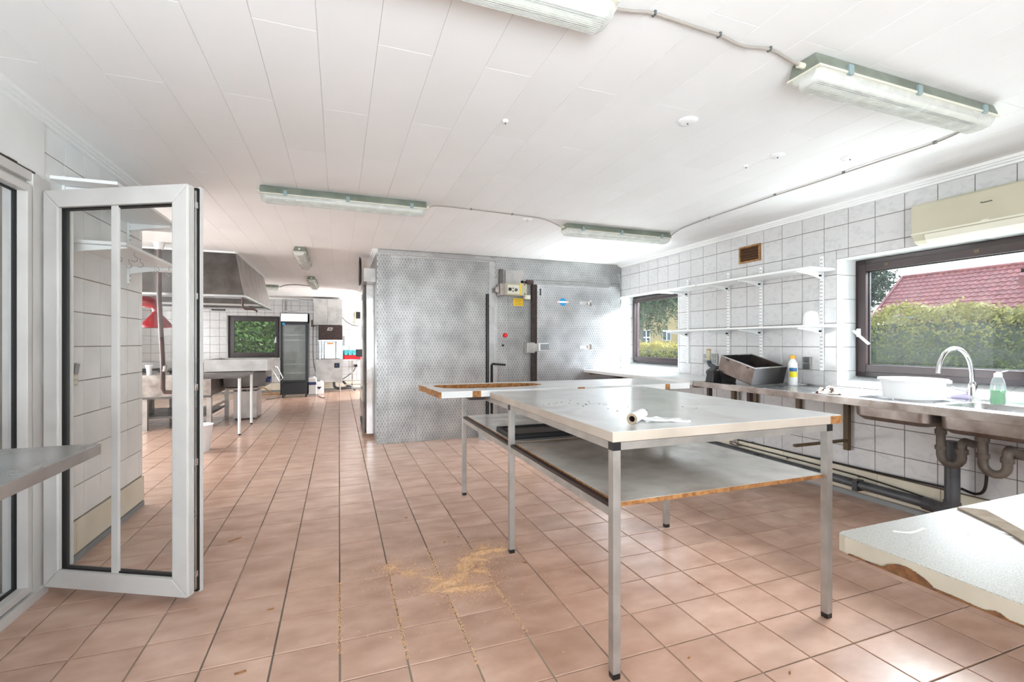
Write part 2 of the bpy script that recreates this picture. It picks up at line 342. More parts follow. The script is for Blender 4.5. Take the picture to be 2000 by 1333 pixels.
def text(s, name, size, loc, rot, mat, parent, ext=.0008):
    c = bpy.data.curves.new(name, 'FONT'); c.body = s; c.size = size; c.extrude = ext; c.align_x = 'CENTER'; c.align_y = 'CENTER'; c.materials.append(M[mat]); c.offset = size * (.03 if len(s) == 1 else .012)
    t_ = bpy.data.objects.new(name, c); COL.objects.link(t_); bpy.context.view_layer.update()
    me = bpy.data.meshes.new_from_object(t_.evaluated_get(bpy.context.evaluated_depsgraph_get())); bpy.data.objects.remove(t_)
    me.name = name; o = bpy.data.objects.new(name, me); COL.objects.link(o); o.parent = parent; ORG[o.name] = org(parent); o.location = Vector(loc) - org(parent); o.rotation_euler = rot; return o
def arc(c, r, a0, a1, n, plane='xz'):
    out = []
    for i in range(n + 1):
        a = a0 + (a1 - a0) * i / n; p, q = r * math.cos(a), r * math.sin(a)
        out.append((c[0] + p, c[1], c[2] + q) if plane == 'xz' else (c[0] + p, c[1] + q, c[2]) if plane == 'xy' else (c[0], c[1] + p, c[2] + q))
    return out
def smoothpts(pts, n=6):
    P = [Vector(p) for p in pts]; P = [P[0]] + P + [P[-1]]; out = []
    for i in range(1, len(P) - 2):
        for k in range(n):
            t = k / n; a, b, c, d = P[i - 1], P[i], P[i + 1], P[i + 2]
            out.append(.5 * ((2 * b) + (c - a) * t + (2 * a - 5 * b + 4 * c - d) * t * t + (3 * b - a - 3 * c + d) * t ** 3))
    out.append(P[-2]); return out

# tiles: rectangular chamfered pieces laid in a plane (o + u*a + v*b), facing n
TC = {}
def tile_mesh(name, mat, w, h, th, ch, u, v, n):
    key = (name, mat, round(w, 4), round(h, 4), th, tuple(u), tuple(v))
    if key in TC: return TC[key]
    u, v, n = Vector(u), Vector(v), Vector(n); a, b = w / 2, h / 2
    vs = [u * x * a + v * y * b for x, y in ((-1, -1), (1, -1), (1, 1), (-1, 1))]
    vs += [p + n * (th - ch) for p in vs[:4]] + [u * x * (a - ch) + v * y * (b - ch) + n * th for x, y in ((-1, -1), (1, -1), (1, 1), (-1, 1))]
    fs = [(0, 1, 5, 4), (1, 2, 6, 5), (2, 3, 7, 6), (3, 0, 4, 7), (4, 5, 9, 8), (5, 6, 10, 9), (6, 7, 11, 10), (7, 4, 8, 11), (8, 9, 10, 11)]
    if u.cross(v).dot(n) < 0: fs = [f[::-1] for f in fs]
    me = bpy.data.meshes.new(name); me.from_pydata([p[:] for p in vs], [], fs); me.materials.append(M[mat]); TC[key] = me; return me
CP = (0, 0, 1.25); CA, SA = math.cos(R(20.25)), math.sin(R(20.25))
def screen_score(c, n, area):   # how large a tile shows from the room's viewpoint, used only to choose which tiles become separate parts
    d = Vector(c) - Vector(CP); dep = d.x * SA + d.y * CA; lat = d.x * CA - d.y * SA
    if dep < .3 or abs(lat / dep) > 1.16 or abs((d.z) / dep) > .78: return 0
    cs = abs(d.normalized().dot(Vector(n))); return area * cs / d.length_squared
def lay(parent, name, mat, o, u, v, n, us, vs, holes=(), gap=.004, th=.004, ch=.0012, limit=300, jitter=0., minscore=0.):
    o, uu, vv, nn = Vector(o), Vector(u), Vector(v), Vector(n); cells = []
    for i in range(len(us) - 1):
        vj = vs(i) if callable(vs) else vs
        for j in range(len(vj) - 1):
            rects = [(us[i], us[i + 1], vj[j], vj[j + 1])]
            for (a0, a1, b0, b1) in holes:
                nr = []
                for (x0, x1, y0, y1) in rects:
                    if x1 <= a0 + 1e-5 or x0 >= a1 - 1e-5 or y1 <= b0 + 1e-5 or y0 >= b1 - 1e-5: nr.append((x0, x1, y0, y1)); continue
                    if x0 < a0: nr.append((x0, a0, y0, y1)); x0 = a0
                    if x1 > a1: nr.append((a1, x1, y0, y1)); x1 = a1
                    if y0 < b0: nr.append((x0, x1, y0, b0))
                    if y1 > b1: nr.append((x0, x1, b1, y1))
                rects = nr
            cells += [r for r in rects if r[1] - r[0] > .012 and r[3] - r[2] > .012]
    sc = []
    for (x0, x1, y0, y1) in cells:
        c = o + uu * (x0 + x1) / 2 + vv * (y0 + y1) / 2; w, h = x1 - x0 - gap, y1 - y0 - gap
        sc.append((screen_score(c, nn, w * h), c, w, h))
    sc.sort(key=lambda t: -t[0]); rest = MB()
    for k, (s, c, w, h) in enumerate(sc):
        me = tile_mesh(name, mat, w, h, th, ch, uu, vv, nn)
        jz = random.uniform(-jitter, jitter)
        if k < limit and s > minscore: link(name, me, parent, c - org(parent) + nn * jz)
        else: rest.add([Vector(p.co) + c + nn * jz for p in me.vertices], [tuple(p.vertices) for p in me.polygons])
    if rest.v:
        r = rest.obj(name, mat, parent, kind='stuff')
def frange(a, b, start, step):
    """joint lines between a and b on the lattice start + k*step"""
    k = math.ceil((a - start) / step - 1e-6); out = [a]
    while start + k * step < b - 1e-6:
        x = start + k * step
        if x > a + .008: out.append(x)
        k += 1
    out.append(b); return out
def seg_holes(a0, a1, b0, b1, holes):
    """rects covering [a0,a1]x[b0,b1] minus holes"""
    rects = [(a0, a1, b0, b1)]
    for h in holes:
        nr = []
        for (x0, x1, y0, y1) in rects:
            if x1 <= h[0] or x0 >= h[1] or y1 <= h[2] or y0 >= h[3]: nr.append((x0, x1, y0, y1)); continue
            if x0 < h[0]: nr.append((x0, h[0], y0, y1)); x0 = h[0]
            if x1 > h[1]: nr.append((h[1], x1, y0, y1)); x1 = h[1]
            if y0 < h[2]: nr.append((x0, x1, y0, h[2]))
            if y1 > h[3]: nr.append((x0, x1, h[3], y1))
        rects = nr
    return rects
H = 2.41; XL, XR, YF, YB = -1.42, 3.94, 13.29, -2.6
XK = -5.0   # left end of the kitchen wing
YE = 4.36   # end of the left wall

# ================================================================ SETTING
# ---- floor
b = MB(); b.box((XK, YB, -.12), (XR, YF, -.006)); b.box((XL - 1.6, 1.2, -.12), (XL, 3.2, -.006))
fl = b.obj('floor', 'fgrout', kind='structure')
lay(fl, 'floor_tile', 'ftile', (0, 0, -.006), (1, 0, 0), (0, 1, 0), (0, 0, 1), frange(XK, XR, 2.009, .2507), frange(YB, YF, 1.338, .2506),
    holes=[(XK, XL - .12, YB, YE - .1)], gap=.0065, th=.006, ch=.0015, limit=299, jitter=.0005)
# ---- ceiling of tongue-and-groove boards
b = MB(); b.box((XK, YB, H + .006), (XR, YF, H + .2))
ce = b.obj('ceiling', 'ceilgap', kind='structure')
cx = frange(XK, XR, -.076, .2175)
def cjoint(i):
    k = round((cx[min(i, len(cx) - 2)] - (-.076)) / .2175)
    return frange(YB, YF, 1.89 if k % 2 else 2.50, 1.2)
lay(ce, 'ceiling_board', 'ceil', (0, 0, H + .006), (1, 0, 0), (0, 1, 0), (0, 0, -1), cx, cjoint,
    gap=.001, th=.006, ch=.0010, limit=260, jitter=0)
# ---- walls as blocks with openings
WIN1 = (1.15, 2.765, .885, 1.955)     # big right window opening (y0,y1,z0,z1)
WIN2 = (4.741, 5.985, .885, 1.935)    # small right window
b = MB()
for (y0, y1, z0, z1) in seg_holes(YB, 6.3, 0, H, [WIN1, WIN2]): b.box((XR, y0, z0), (XR + .30, y1, z1))
wr_ = b.obj('wall_right', 'grout', kind='structure')
rowsR = [.235, .398] + [.602 + .204 * k for k in range(9)] + [2.40]
lay(wr_, 'wall_tile', 'tile', (XR, 0, 0), (0, 1, 0), (0, 0, 1), (-1, 0, 0), frange(YB, 6.0, 2.051, .205), rowsR, holes=[WIN1, WIN2], gap=.0042, limit=270, jitter=.0004)
XG = 4.206
for wi, (y0, y1, z0, z1) in enumerate((WIN1, WIN2)):     # tiled reveals and sloping tiled sills
    for yy, nn in ((y1, -1), (y0, 1)):
        lay(wr_, 'reveal_tile', 'tile_w', (0, yy, 0), (1, 0, 0), (0, 0, 1), (0, nn, 0), [XR - .002, XG + .0], [max(z0, z) for z in [z0] + [q for q in rowsR if z0 + .02 < q < z1] + [z1]], limit=40)
    lay(wr_, 'reveal_tile', 'tile_w', (0, 0, z1), (1, 0, 0), (0, 1, 0), (0, 0, -1), [XR - .002, XG], frange(y0, y1, 2.051, .205), limit=40)
    sl = Vector((XG - XR, 0, .075)); ln = sl.length; su = sl.normalized()
    MBs = MB(); MBs.add([(XR, y0, z0 - .02), (XG, y0, z0 - .02), (XG, y0, z0 + .075), (XR, y0, z0), (XR, y1, z0 - .02), (XG, y1, z0 - .02), (XG, y1, z0 + .075), (XR, y1, z0)],
                    [(0, 1, 2, 3), (7, 6, 5, 4), (3, 2, 6, 7), (0, 3, 7, 4), (1, 5, 6, 2), (0, 4, 5, 1)]); MBs.obj('sill_bed', 'grout_l', wr_)
    lay(wr_, 'sill_tile', 'tile_w', (XR - .003, 0, z0), su, (0, 1, 0), Vector((-su.z, 0, su.x)), [0, ln], frange(y0, y1, 2.051 + .1, .205), limit=40)
# far wall
WIN3 = (-2.60, -1.41, .86, 1.93)
b = MB()
for (x0, x1, z0, z1) in seg_holes(XK, XR, 0, H, [WIN3]): b.box((x0, YF, z0), (x1, YF + .35, z1))
wf = b.obj('wall_far', 'grout', kind='structure')
lay(wf, 'wall_tile', 'tile', (0, YF, 0), (1, 0, 0), (0, 0, 1), (0, -1, 0), frange(XK, XR, -2.953, .2), frange(.235, 2.38, 1.008, .2), holes=[WIN3], gap=.006, limit=230)
for xx, nn in ((WIN3[0], 1), (WIN3[1], -1)): MB().box((xx - .004, YF, .86), (xx + .004, YF + .2, 1.93)).obj('reveal', 'plaster', wf)
MB().box((-2.6, YF - .004, .845), (-1.41, YF + .2, .866)).obj('sill', 'plaster', wf); MB().box((-2.6, YF, 1.926), (-1.41, YF + .2, 1.934)).obj('lintel', 'plaster', wf)
# kitchen wing outer wall, back wall behind the camera, wall beyond the passage
MB().box((XK - .2, YE - .2, 0), (XK, YF, H)).obj('wall_kitchen', 'plaster', kind='structure')
b = MB()
for (x0, x1, z0, z1) in seg_holes(XL - .1, XR, 0, H, [(-.9, 3.5, .65, 2.25)]): b.box((x0, YB - .2, z0), (x1, YB, z1))
b.obj('wall_back', 'plaster', kind='structure')
# left wall: openings for the side glazing, tiled part near its end
DO = (1.0, 2.985, 0, 2.07)
b = MB()
for (y0, y1, z0, z1) in seg_holes(YB, YE, 0, H, [DO]): b.box((XL - .12, y0, z0), (XL, y1, z1))
b.box((XK, YE - .12, 0), (XL - .12, YE, H))
wl = b.obj('wall_left', 'grout_l', kind='structure')
lay(wl, 'wall_tile', 'tile_w', (XL, 0, 0), (0, 1, 0), (0, 0, 1), (1, 0, 0), frange(3.071, YE, 3.071, .2045), frange(.235, 2.40, 1.028, .2), gap=.005, limit=120)
lay(wl, 'wall_tile', 'tile_w', (0, YE, 0), (1, 0, 0), (0, 0, 1), (0, 1, 0), frange(XK, XL, XL, .2), frange(.235, 2.40, 1.028, .2), gap=.005, limit=0)
MB().box((XL, DO[1], 2.07), (XL + .012, 3.068, 2.40)).box((XL, YB, 2.085), (XL + .012, DO[1], 2.40)).obj('panel', 'plaster', wl)
b = MB(); pts = []
for i in range(30):
    y = 1.0 + i * .068; pts.append((y, 2.072 + random.uniform(0, .012)))
for i in range(29): b.box((XL + .008, pts[i][0], 2.066), (XL + .02, pts[i + 1][0], pts[i][1] + .012))
b.obj('broken_wood_edge', 'darkwood', wl, label='splintered brown wood edge above the door frame')
MB().box((XL - 1.6, 3.18, 0), (XL - .12, 3.30, H)).box((XL - 1.8, 0.8, 0), (XL - 1.6, 3.3, H)).box((XL - 1.8, .8, H), (XL - .12, 3.3, H + .1)).box((XL - 1.8, .8, 0), (XL - .12, 1.0, H)).obj('wall_vestibule', 'grout_l', kind='structure')
wv = bpy.data.objects['wall_vestibule']
lay(wv, 'wall_tile', 'vestwall', (0, 3.18, 0), (1, 0, 0), (0, 0, 1), (0, -1, 0), frange(XL - 1.6, XL - .12, XL, .25), frange(0, 2.4, .16, .25), gap=.003, limit=60)
# cold room side wall beyond the cold-room door
MB().box((.45, 7.85, 0), (.57, 11.0, H)).box((.45, 10.9, 0), (XR, 11.0, H)).obj('wall_passage', 'grout', kind='structure')
wp = bpy.data.objects['wall_passage']
lay(wp, 'wall_tile', 'tile_w', (.45, 0, 0), (0, 1, 0), (0, 0, 1), (-1, 0, 0), frange(7.85, 11.0, 11.0, .2), frange(.235, 2.40, 1.008, .2), gap=.005, limit=0)
# ---- skirtings
def skirt(name, segs, n, step, start):
    r = root(name, (segs[0][0], segs[0][1], 0), kind='structure')
    for (x0, y0, x1, y1) in segs:
        al = Vector((x1 - x0, y1 - y0, 0)); L_ = al.length; al.normalize(); nn = Vector(n)
        lay(r, 'skirting_tile', 'cream', (x0, y0, 0), al, (0, 0, 1), nn, frange(0, L_, start, step), [.045, .228], gap=.003, th=.012, limit=40)
        b = MB(); b.bar(Vector((x0, y0, .018)) + nn * .007, Vector((x1, y1, .018)) + nn * .007, .014, .036); b.obj('sealant_strip', 'seal', r)
        b = MB(); b.bar(Vector((x0, y0, .12)) + nn * .003, Vector((x1, y1, .12)) + nn * .003, .005, .20); b.obj('skirting_bed', 'grout_l', r)
    return r
skirt('baseboard_right', [(XR, .6, XR, 6.0)], (-1, 0, 0), .41, .2)
skirt('baseboard_left', [(XL, 3.08, XL, YE + .01)], (1, 0, 0), .5, .3)
skirt('baseboard_far', [(-4.9, YF, .6, YF)], (0, -1, 0), .4, .1)
skirt('baseboard_passage', [(.45, 7.9, .45, 11.0)], (-1, 0, 0), .4, .1)
# ---- cornices
def cornice(name, p, q, n):
    b = MB(); n = Vector(n)
    for dz, w, t in ((.010, .058, .02), (.026, .042, .014), (.041, .026, .016)):
        b.bar(Vector((p[0], p[1], H - dz)) + n * w / 2, Vector((q[0], q[1], H - dz)) + n * w / 2, w, t)
    return b.obj(name, 'trim', kind='structure')
cornice('trim_1', (XR, YB), (XR, 6.0), (-1, 0, 0)); cornice('trim_2', (XL, YB), (XL, YE), (1, 0, 0))
cornice('trim_3', (.45, 6.0), (.45, 11.0), (-1, 0, 0)); cornice('trim_4', (XK, YF), (XR, YF), (0, -1, 0))

# ---- windows
def window(name, plane, pos, a0, a1, z0, z1, mats, fw=.06, sash=.045, depth=.07, inward=-1, handle=None):
    """plane 'x' (glass at x=pos) or 'y'"""
    P = (lambda a, z, d: (pos + d * inward, a, z)) if plane == 'x' else (lambda a, z, d: (a, pos + d * inward, z))
    def bx(b, aa, ab, za, zb, d0, d1, ch=.004):
        p, q = P(aa, za, d0), P(ab, zb, d1); return b.box(p, q, ch)
    r = root(name, P((a0 + a1) / 2, z0, 0), kind='structure')
    b = MB(); bx(b, a0, a0 + fw, z0, z1, -.03, depth * .55); bx(b, a1 - fw, a1, z0, z1, -.03, depth * .55); bx(b, a0 + fw, a1 - fw, z0, z0 + fw, -.03, depth * .55); bx(b, a0 + fw, a1 - fw, z1 - fw, z1, -.03, depth * .55)
    b.obj('window_frame', mats, r)
    i = fw * .55; b = MB(); A0, A1, Z0, Z1 = a0 + i, a1 - i, z0 + i, z1 - i
    bx(b, A0, A0 + sash, Z0, Z1, 0, depth); bx(b, A1 - sash, A1, Z0, Z1, 0, depth); bx(b, A0 + sash, A1 - sash, Z0, Z0 + sash, 0, depth); bx(b, A0 + sash, A1 - sash, Z1 - sash, Z1, 0, depth)
    b.obj('sash', mats, r)
    b = MB(); g = sash - .004
    for (c0, c1, d0, d1) in ((A0 + g, A0 + sash + .006, Z0 + g, Z1 - g), (A1 - sash - .006, A1 - g, Z0 + g, Z1 - g), (A0 + g, A1 - g, Z0 + g, Z0 + sash + .006), (A0 + g, A1 - g, Z1 - sash - .006, Z1 - g)): bx(b, c0, c1, d0, d1, .012, .03, 0)
    b.obj('gasket', 'rubber', r)
    b = MB(); bx(b, A0 + g, A1 - g, Z0 + g, Z1 - g, .016, .022, 0); b.obj('pane', 'glass', r)
    return r, P
w1, P1 = window('window_1', 'x', XG, 1.16, 2.76, .965, 1.950, 'brownframe', fw=.075, sash=.06)
# lever handle, tilted, with plate; brass screw covers in the head
b = MB(); b.box((XG - .085, 2.695, 1.30), (XG - .07, 2.725, 1.37), .004); b.tube([(XG - .085, 2.71, 1.345), (XG - .125, 2.71, 1.345)], .009, 8)
b.bar((XG - .125, 2.722, 1.352), (XG - .125, 2.60, 1.24), .014, .02, (1, 0, 0)); b.obj('window_handle', 'white', w1)
for y in (2.50, 1.93): MB().box((XG - .072, y - .014, 1.875), (XG - .068, y + .014, 1.895)).obj('screw_cover', 'olive', w1)
b = MB(); b.box((XG - .05, 1.2, 1.862), (XG - .03, 1.72, 1.884)); b.obj('vent_strip', 'grey', w1)
w2, _ = window('window_2', 'x', XG - .02, 4.746, 5.98, .965, 1.93, 'brownframe', fw=.06, sash=.045)
w3, _ = window('window_3', 'y', YF + .20, -2.59, -1.42, .875, 1.925, 'brownframe', fw=.09, sash=.075)
MB().box((-1.53, YF + .10, 1.25), (-1.51, YF + .115, 1.40)).bar((-1.52, YF + .09, 1.38), (-1.55, YF + .09, 1.24), .02, .02, (0, 1, 0)).obj('window_handle', 'white', w3)
# side glazing of the shop door (fixed light) and door post
w4, _ = window('window_4', 'x', XL - .03, 1.0, 2.935, .03, 2.03, 'upvc', fw=.05, sash=.035, inward=1)
b = MB(); b.box((XL - .06, 2.925, .0), (XL + .035, 3.068, 2.07), .006); b.box((XL - .06, 1.0, 2.03), (XL + .03, 2.93, 2.075), .006); b.box((XL - .08, 1.0, -.002), (XL + .05, 3.02, .045), .004)
b.obj('door_frame', 'upvc', w4)

# ---- open glazed door leaf
hx, hy = -1.378, 2.985; fx, fy = -.672, 2.612
ud = Vector((fx - hx, fy - hy, 0)); Lw = ud.length; ang = math.atan2(ud.y, ud.x)
d1 = root('door_1', (hx, hy, .04), kind='structure', local=True, rotz=ang)
HT = 1.965; T = .088; S = .085   # local: x along the leaf, y back (away from the room), z up
def dbox(b, x0, x1, z0, z1, y0=0., y1=T, ch=.006): return b.box((x0, y0, z0), (x1, y1, z1), ch)
# four mitred frame members
for nm, poly in (('bottom_rail', [(0, 0), (Lw, 0), (Lw - S, S), (S, S)]), ('top_rail', [(0, HT), (S, HT - S), (Lw - S, HT - S), (Lw, HT)]),
                 ('hinge_stile', [(0, 0), (S, S), (S, HT - S), (0, HT)]), ('lock_stile', [(Lw, 0), (Lw, HT), (Lw - S, HT - S), (Lw - S, S)])):
    pr_ = [( (x - Lw / 2) * .9985 + Lw / 2, (z - HT / 2) * .9995 + HT / 2) for x, z in poly]
    b = MB(); b.prism(pr_, 0, T * .45, ax=lambda x, y, z: (x, z, y)); b.obj(nm, 'upvc', d1, bevel=.006)
b = MB(); y0, y1 = T * .45, T * .62; b.box((.012, y0, .012), (.06, y1, HT - .012)); b.box((Lw - .06, y0, .012), (Lw - .006, y1, HT - .012)); b.box((.06, y0, .012), (Lw - .06, y1, .06)); b.box((.06, y0, HT - .06), (Lw - .06, y1, HT - .012)); b.obj('rebate', 'olive', d1)
b = MB(); y0, y1 = T * .8, T; b.box((-.004, y0, -.004), (.07, y1, HT + .004)); b.box((Lw - .07, y0, -.004), (Lw + .006, y1, HT + .004)); b.box((.07, y0, -.004), (Lw - .07, y1, .07)); b.box((.07, y0, HT - .07), (Lw - .07, y1, HT + .004)); b.obj('outer_flange', 'upvc', d1)
b = MB(); b.box((Lw - .03, T * .62, .004), (Lw + .002, T * .8, HT - .004)); b.box((.01, T * .62, .004), (.03, T * .8, HT)); b.box((.02, T * .62, .004), (Lw - .02, T * .8, .03)); b.box((.02, T * .62, HT - .03), (Lw - .02, T * .8, HT - .003)); b.obj('weather_seal', 'rubber', d1)
b = MB(); b.box((Lw - .006, T * .46, .02), (Lw + .002, T * .6, HT - .02)); b.obj('lock_strip', 'steel', d1)
for z in (.08, .62, .98, 1.42, 1.86): MB().box((Lw, T * .44, z), (Lw + .008, T * .62, z + .03), .002).obj('locking_cam', 'chrome', d1)
for z in (.35, .7, 1.05): pass
b = MB()
for k in range(3): b.box((Lw - .001, T * (.06 + .13 * k), .01), (Lw + .004, T * (.12 + .13 * k), HT - .01))
b.obj('profile_rib', 'upvc', d1)
b = MB(); g = S - .002; q = S + .008
b.box((g, .02, g), (q, .05, HT - g)); b.box((Lw - q, .02, g), (Lw - g, .05, HT - g)); b.box((q, .02, g), (Lw - q, .05, q)); b.box((q, .02, HT - q), (Lw - q, .05, HT - g)); b.obj('gasket', 'rubber', d1)
MB().box((g, .030, g), (Lw - g, .036, HT - g)).obj('pane', 'doorglass', d1)
MB().box((Lw * .462, .016, S), (Lw * .462 + .038, .030, HT - S), .003).obj('glazing_bar', 'upvc', d1)
for z in (.18, 1.0, 1.76): MB().tube([(-.008, .02, z), (-.008, .02, z + .09)], .009, 10).obj('hinge', 'upvc', d1)

# ================================================================ COLD ROOM
CY = 6.0
cr = root('cold_room', (.45, CY, 0), 'walk-in cold room clad in engine-turned steel, doors on its front and side', 'cold room')
def pan(nm, x0, x1, z0, z1, mat='engine', y0=CY, th=.012, ch=.002, label=None): return MB().box((x0, y0 - th, z0), (x1, y0, z1), ch).obj(nm, mat, cr, label=label)
MB().box((.45, CY, 0), (XR - .005, 10.9, H - .002)).obj('cold_room_body', 'steel_matt', cr)
pan('corner_strip', .45, .568, .0, 2.345, th=.014)
pan('front_panel', .572, .908, .0, 2.33); pan('front_panel', .912, 1.872, .0, 2.318); pan('front_panel', 2.012, 2.154, .0, 2.12, th=.01); pan('front_panel', 2.157, 3.93, .0, 2.12, th=.008)
pan('front_panel', 1.962, 3.93, 2.124, 2.40, 'engine', th=.01)
pan('head_strip', .45, 2.008, 2.348, 2.405, 'steel', th=.018); pan('head_strip', .60, 1.885, 2.32, 2.346, 'steel', th=.016)
pan('joint_strip', 1.878, 1.958, .0, 2.34, 'steel', th=.016)
pan('joint_strip', 1.964, 2.010, .0, 2.12, 'steel', th=.006); pan('corner_strip', 3.905, 3.935, .85, 2.40, 'steel', th=.03)
b = MB()
for z in [0.2 + .22 * k for k in range(10)]: b.lathe((.545, CY - .0155, z), [(.004, 0), (.003, .003)], 6, rot=Matrix.Rotation(R(90), 3, 'X')); b.lathe((1.885, CY - .0175, z), [(.004, 0), (.003, .003)], 6, rot=Matrix.Rotation(R(90), 3, 'X'))
for x in [.5, .8, 1.1, 1.4, 1.7]: b.lathe((x, CY - .0175, 2.333), [(.004, 0), (.003, .003)], 6, rot=Matrix.Rotation(R(90), 3, 'X'))
b.obj('rivets', 'ink', cr, kind='stuff')
# vertical sliding-rail posts
b = MB(); b.tube([(1.857, CY - .035, .30), (1.857, CY - .035, 1.90)], .017, 10); b.box((1.835, CY - .02, .3), (1.88, CY - .012, 1.9)); b.obj('rail_post', 'black', cr, smooth=True)
b = MB(); b.tube([(1.918, CY - .03, .30), (1.918, CY - .03, .955), (1.93, CY - .035, .968), (2.09, CY - .09, .955)], .014, 8)
b.obj('latch_lever', 'black', cr, smooth=True)
# hinged door number 1
dr = MB().box((2.545, CY - .10, .10), (3.72, CY - .02, 2.045), .006).obj('cold_room_door', 'engine2', cr)
MB().box((2.485, CY - .085, .08), (2.546, CY - .008, 2.05)).obj('door_seal', 'darkwood', dr)
MB().box((2.49, CY - .03, 2.05), (3.75, CY - .005, 2.075)).obj('door_header', 'steel', dr)
MB().box((3.725, CY - .05, .1), (3.90, CY - .012, 2.075), .003).obj('hinge_panel', 'engine2', dr)
for z in (1.815, 1.19):
    MB().box((3.19, CY - .112, z - .022), (3.37, CY - .10, z + .022), .003).box((3.34, CY - .125, z - .04), (3.375, CY - .10, z + .04), .003).obj('door_hinge', 'chrome', dr)
MB().box((2.545, CY - .14, 1.14), (2.70, CY - .10, 1.245), .008).obj('latch_plate', 'white', dr)
MB().box((2.575, CY - .15, 1.15), (2.70, CY - .139, 1.235), .004).obj('latch_cover', 'grey', dr)
MB().box((2.385, CY - .13, 1.11), (2.50, CY - .01, 1.255), .012).box((2.47, CY - .14, 1.13), (2.55, CY - .09, 1.24), .005).obj('latch_housing', 'steel_matt', dr)
text('1', 'door_number', .125, (2.592, CY - .1015, 1.942), (R(90), 0, 0), 'ink', dr)
b = MB(); n_ = 24; cxs, czs = 2.934, 1.82; r_ = .052
for s in (1, -1):
    pl = [(cxs + r_ * math.cos(a), czs + s * r_ * math.sin(a)) for a in [math.asin(.014 / r_) + (PI - 2 * math.asin(.014 / r_)) * i / n_ for i in range(n_ + 1)]]
    b.prism(pl, CY - .1025, CY - .1005, ax=lambda x, y, z: (x, z, y))
b.obj('sticker', 'blue', dr, label='round blue sticker crossed by a white band')
MB().box((cxs - .085, CY - .1035, czs - .012), (cxs + .085, CY - .1008, czs + .012)).obj('sticker_band', 'white', dr)
MB().box((cxs - .085, CY - .1037, czs - .004), (cxs - .045, CY - .1034, czs + .004)).box((cxs + .05, CY - .1037, czs - .004), (cxs + .08, CY - .1034, czs + .004)).obj('sticker_mark', 'redp', dr)
MB().lathe((2.108, CY - .012, 1.352), [(.032, 0), (.03, .02), (.022, .035)], 16, rot=Matrix.Rotation(R(90), 3, 'X')).obj('emergency_button', 'redp', cr, smooth=True)
MB().lathe((2.078, CY - .012, 1.214), [(.016, 0), (.012, .02)], 12, rot=Matrix.Rotation(R(90), 3, 'X')).obj('keyhole', 'ink', cr)
# side of the cold room and its polished door
MB().box((.45, CY, 0), (.438, 7.85, 2.35)).obj('side_panel', 'engine_s', cr)
sd = MB().box((.335, 6.42, .05), (.437, 7.78, 2.02), .006).obj('side_door', 'mirror', cr, label='polished steel side door')
MB().tube([(.318, 6.62, .04), (.318, 6.62, 2.10)], .024, 10).obj('pull_bar', 'steel_dark', sd, smooth=True)
b = MB()
for z in (.42, 1.86): b.tube([(.318, 6.62, z - .04), (.318, 6.62, z + .04)], .034, 10)
sep(b, 'bar_collar', 'steel_dark', sd)
MB().box((.24, 7.40, 1.04), (.335, 7.52, 1.15), .008).obj('latch', 'black', sd)
MB().box((.31, 6.60, .04), (.335, 7.74, .10), .004).obj('kick_plate', 'rubber', sd)
MB().box((.436, 7.79, 1.3), (.40, 7.83, 1.75)).obj('hinge_bar', 'brownpipe', sd)
bx_ = root('cable_reel_box', (.33, 6.9, 1.98), 'steel box with coiled black cable on the cold room side wall', 'junction box')
MB().box((.29, 6.15, 2.02), (.437, 6.95, 2.19), .004).obj('box', 'steel_matt', bx_)
b = MB()
for k in range(3): b.tube([(.27 - .006 * k, 6.55 + (.13 + .012 * k) * math.cos(a), 2.20 + (.165 + .01 * k) * math.sin(a)) for a in [2 * PI * i / 24 for i in range(24)]], .007, 6, closed=True)
b.obj('cable_coil', 'blackcable', bx_, smooth=True)
# control box on the front
cb = root('control_box', (2.2, CY - .02, 1.95), 'ivory thermostat control box high on the cold room front', 'control box')
MB().box((2.06, CY - .15, 1.885), (2.37, CY - .02, 2.045), .01).obj('housing', 'ivory', cb)
MB().box((2.09, CY - .162, 1.90), (2.27, CY - .149, 2.02), .012).obj('control_face', 'ivory2', cb)
MB().box((2.27, CY - .165, 1.895), (2.29, CY - .149, 2.04)).obj('yellow_strap', 'yellow', cb)
MB().box((2.105, CY - .172, 1.94), (2.145, CY - .161, 1.98), .003).obj('display', 'ink', cb)
b = MB(); b.lathe((2.212, CY - .161, 1.955), [(.022, 0), (.02, .014)], 16, rot=Matrix.Rotation(R(90), 3, 'X')); b.obj('dial', 'dgrey', cb)
for z in (1.935, 1.975): MB().lathe((2.17, CY - .161, z), [(.009, 0), (.008, .006)], 10, rot=Matrix.Rotation(R(90), 3, 'X')).obj('indicator', 'ink', cb)
for z in (1.905, 2.03): MB().lathe((2.34, CY - .15, z), [(.009, 0), (.008, .008)], 10, rot=Matrix.Rotation(R(90), 3, 'X')).obj('screw', 'ink', cb)
MB().box((1.99, CY - .16, 1.875), (2.06, CY - .02, 2.04), .015).tube([(1.985, CY - .08, 1.92), (1.985, CY - .08, 1.99)], .045, 12).obj('switch_gear', 'steel_dirty', cb)
MB().box((2.37, CY - .09, 1.845), (2.45, CY - .02, 1.90), .006).box((2.395, CY - .094, 1.86), (2.41, CY - .089, 1.885)).obj('relay', 'ivory2', cb)
MB().box((2.02, CY - .05, 2.05), (2.07, CY - .012, 2.24)).obj('cable_duct', 'steel_dark', cb)
MB().box((2.11, CY - .03, 2.05), (2.37, CY - .012, 2.235), .002).obj('back_plate', 'steel_matt', cb)
al_ = root('alarm_horn', (2.42, CY - .05, 2.08), 'dark cylindrical door alarm beside the cold room control box', 'alarm')
b = MB(); b.tube([(2.40, CY - .06, 2.08), (2.50, CY - .06, 2.08)], .028, 12); b.obj('horn_body', 'rust', al_, smooth=True)
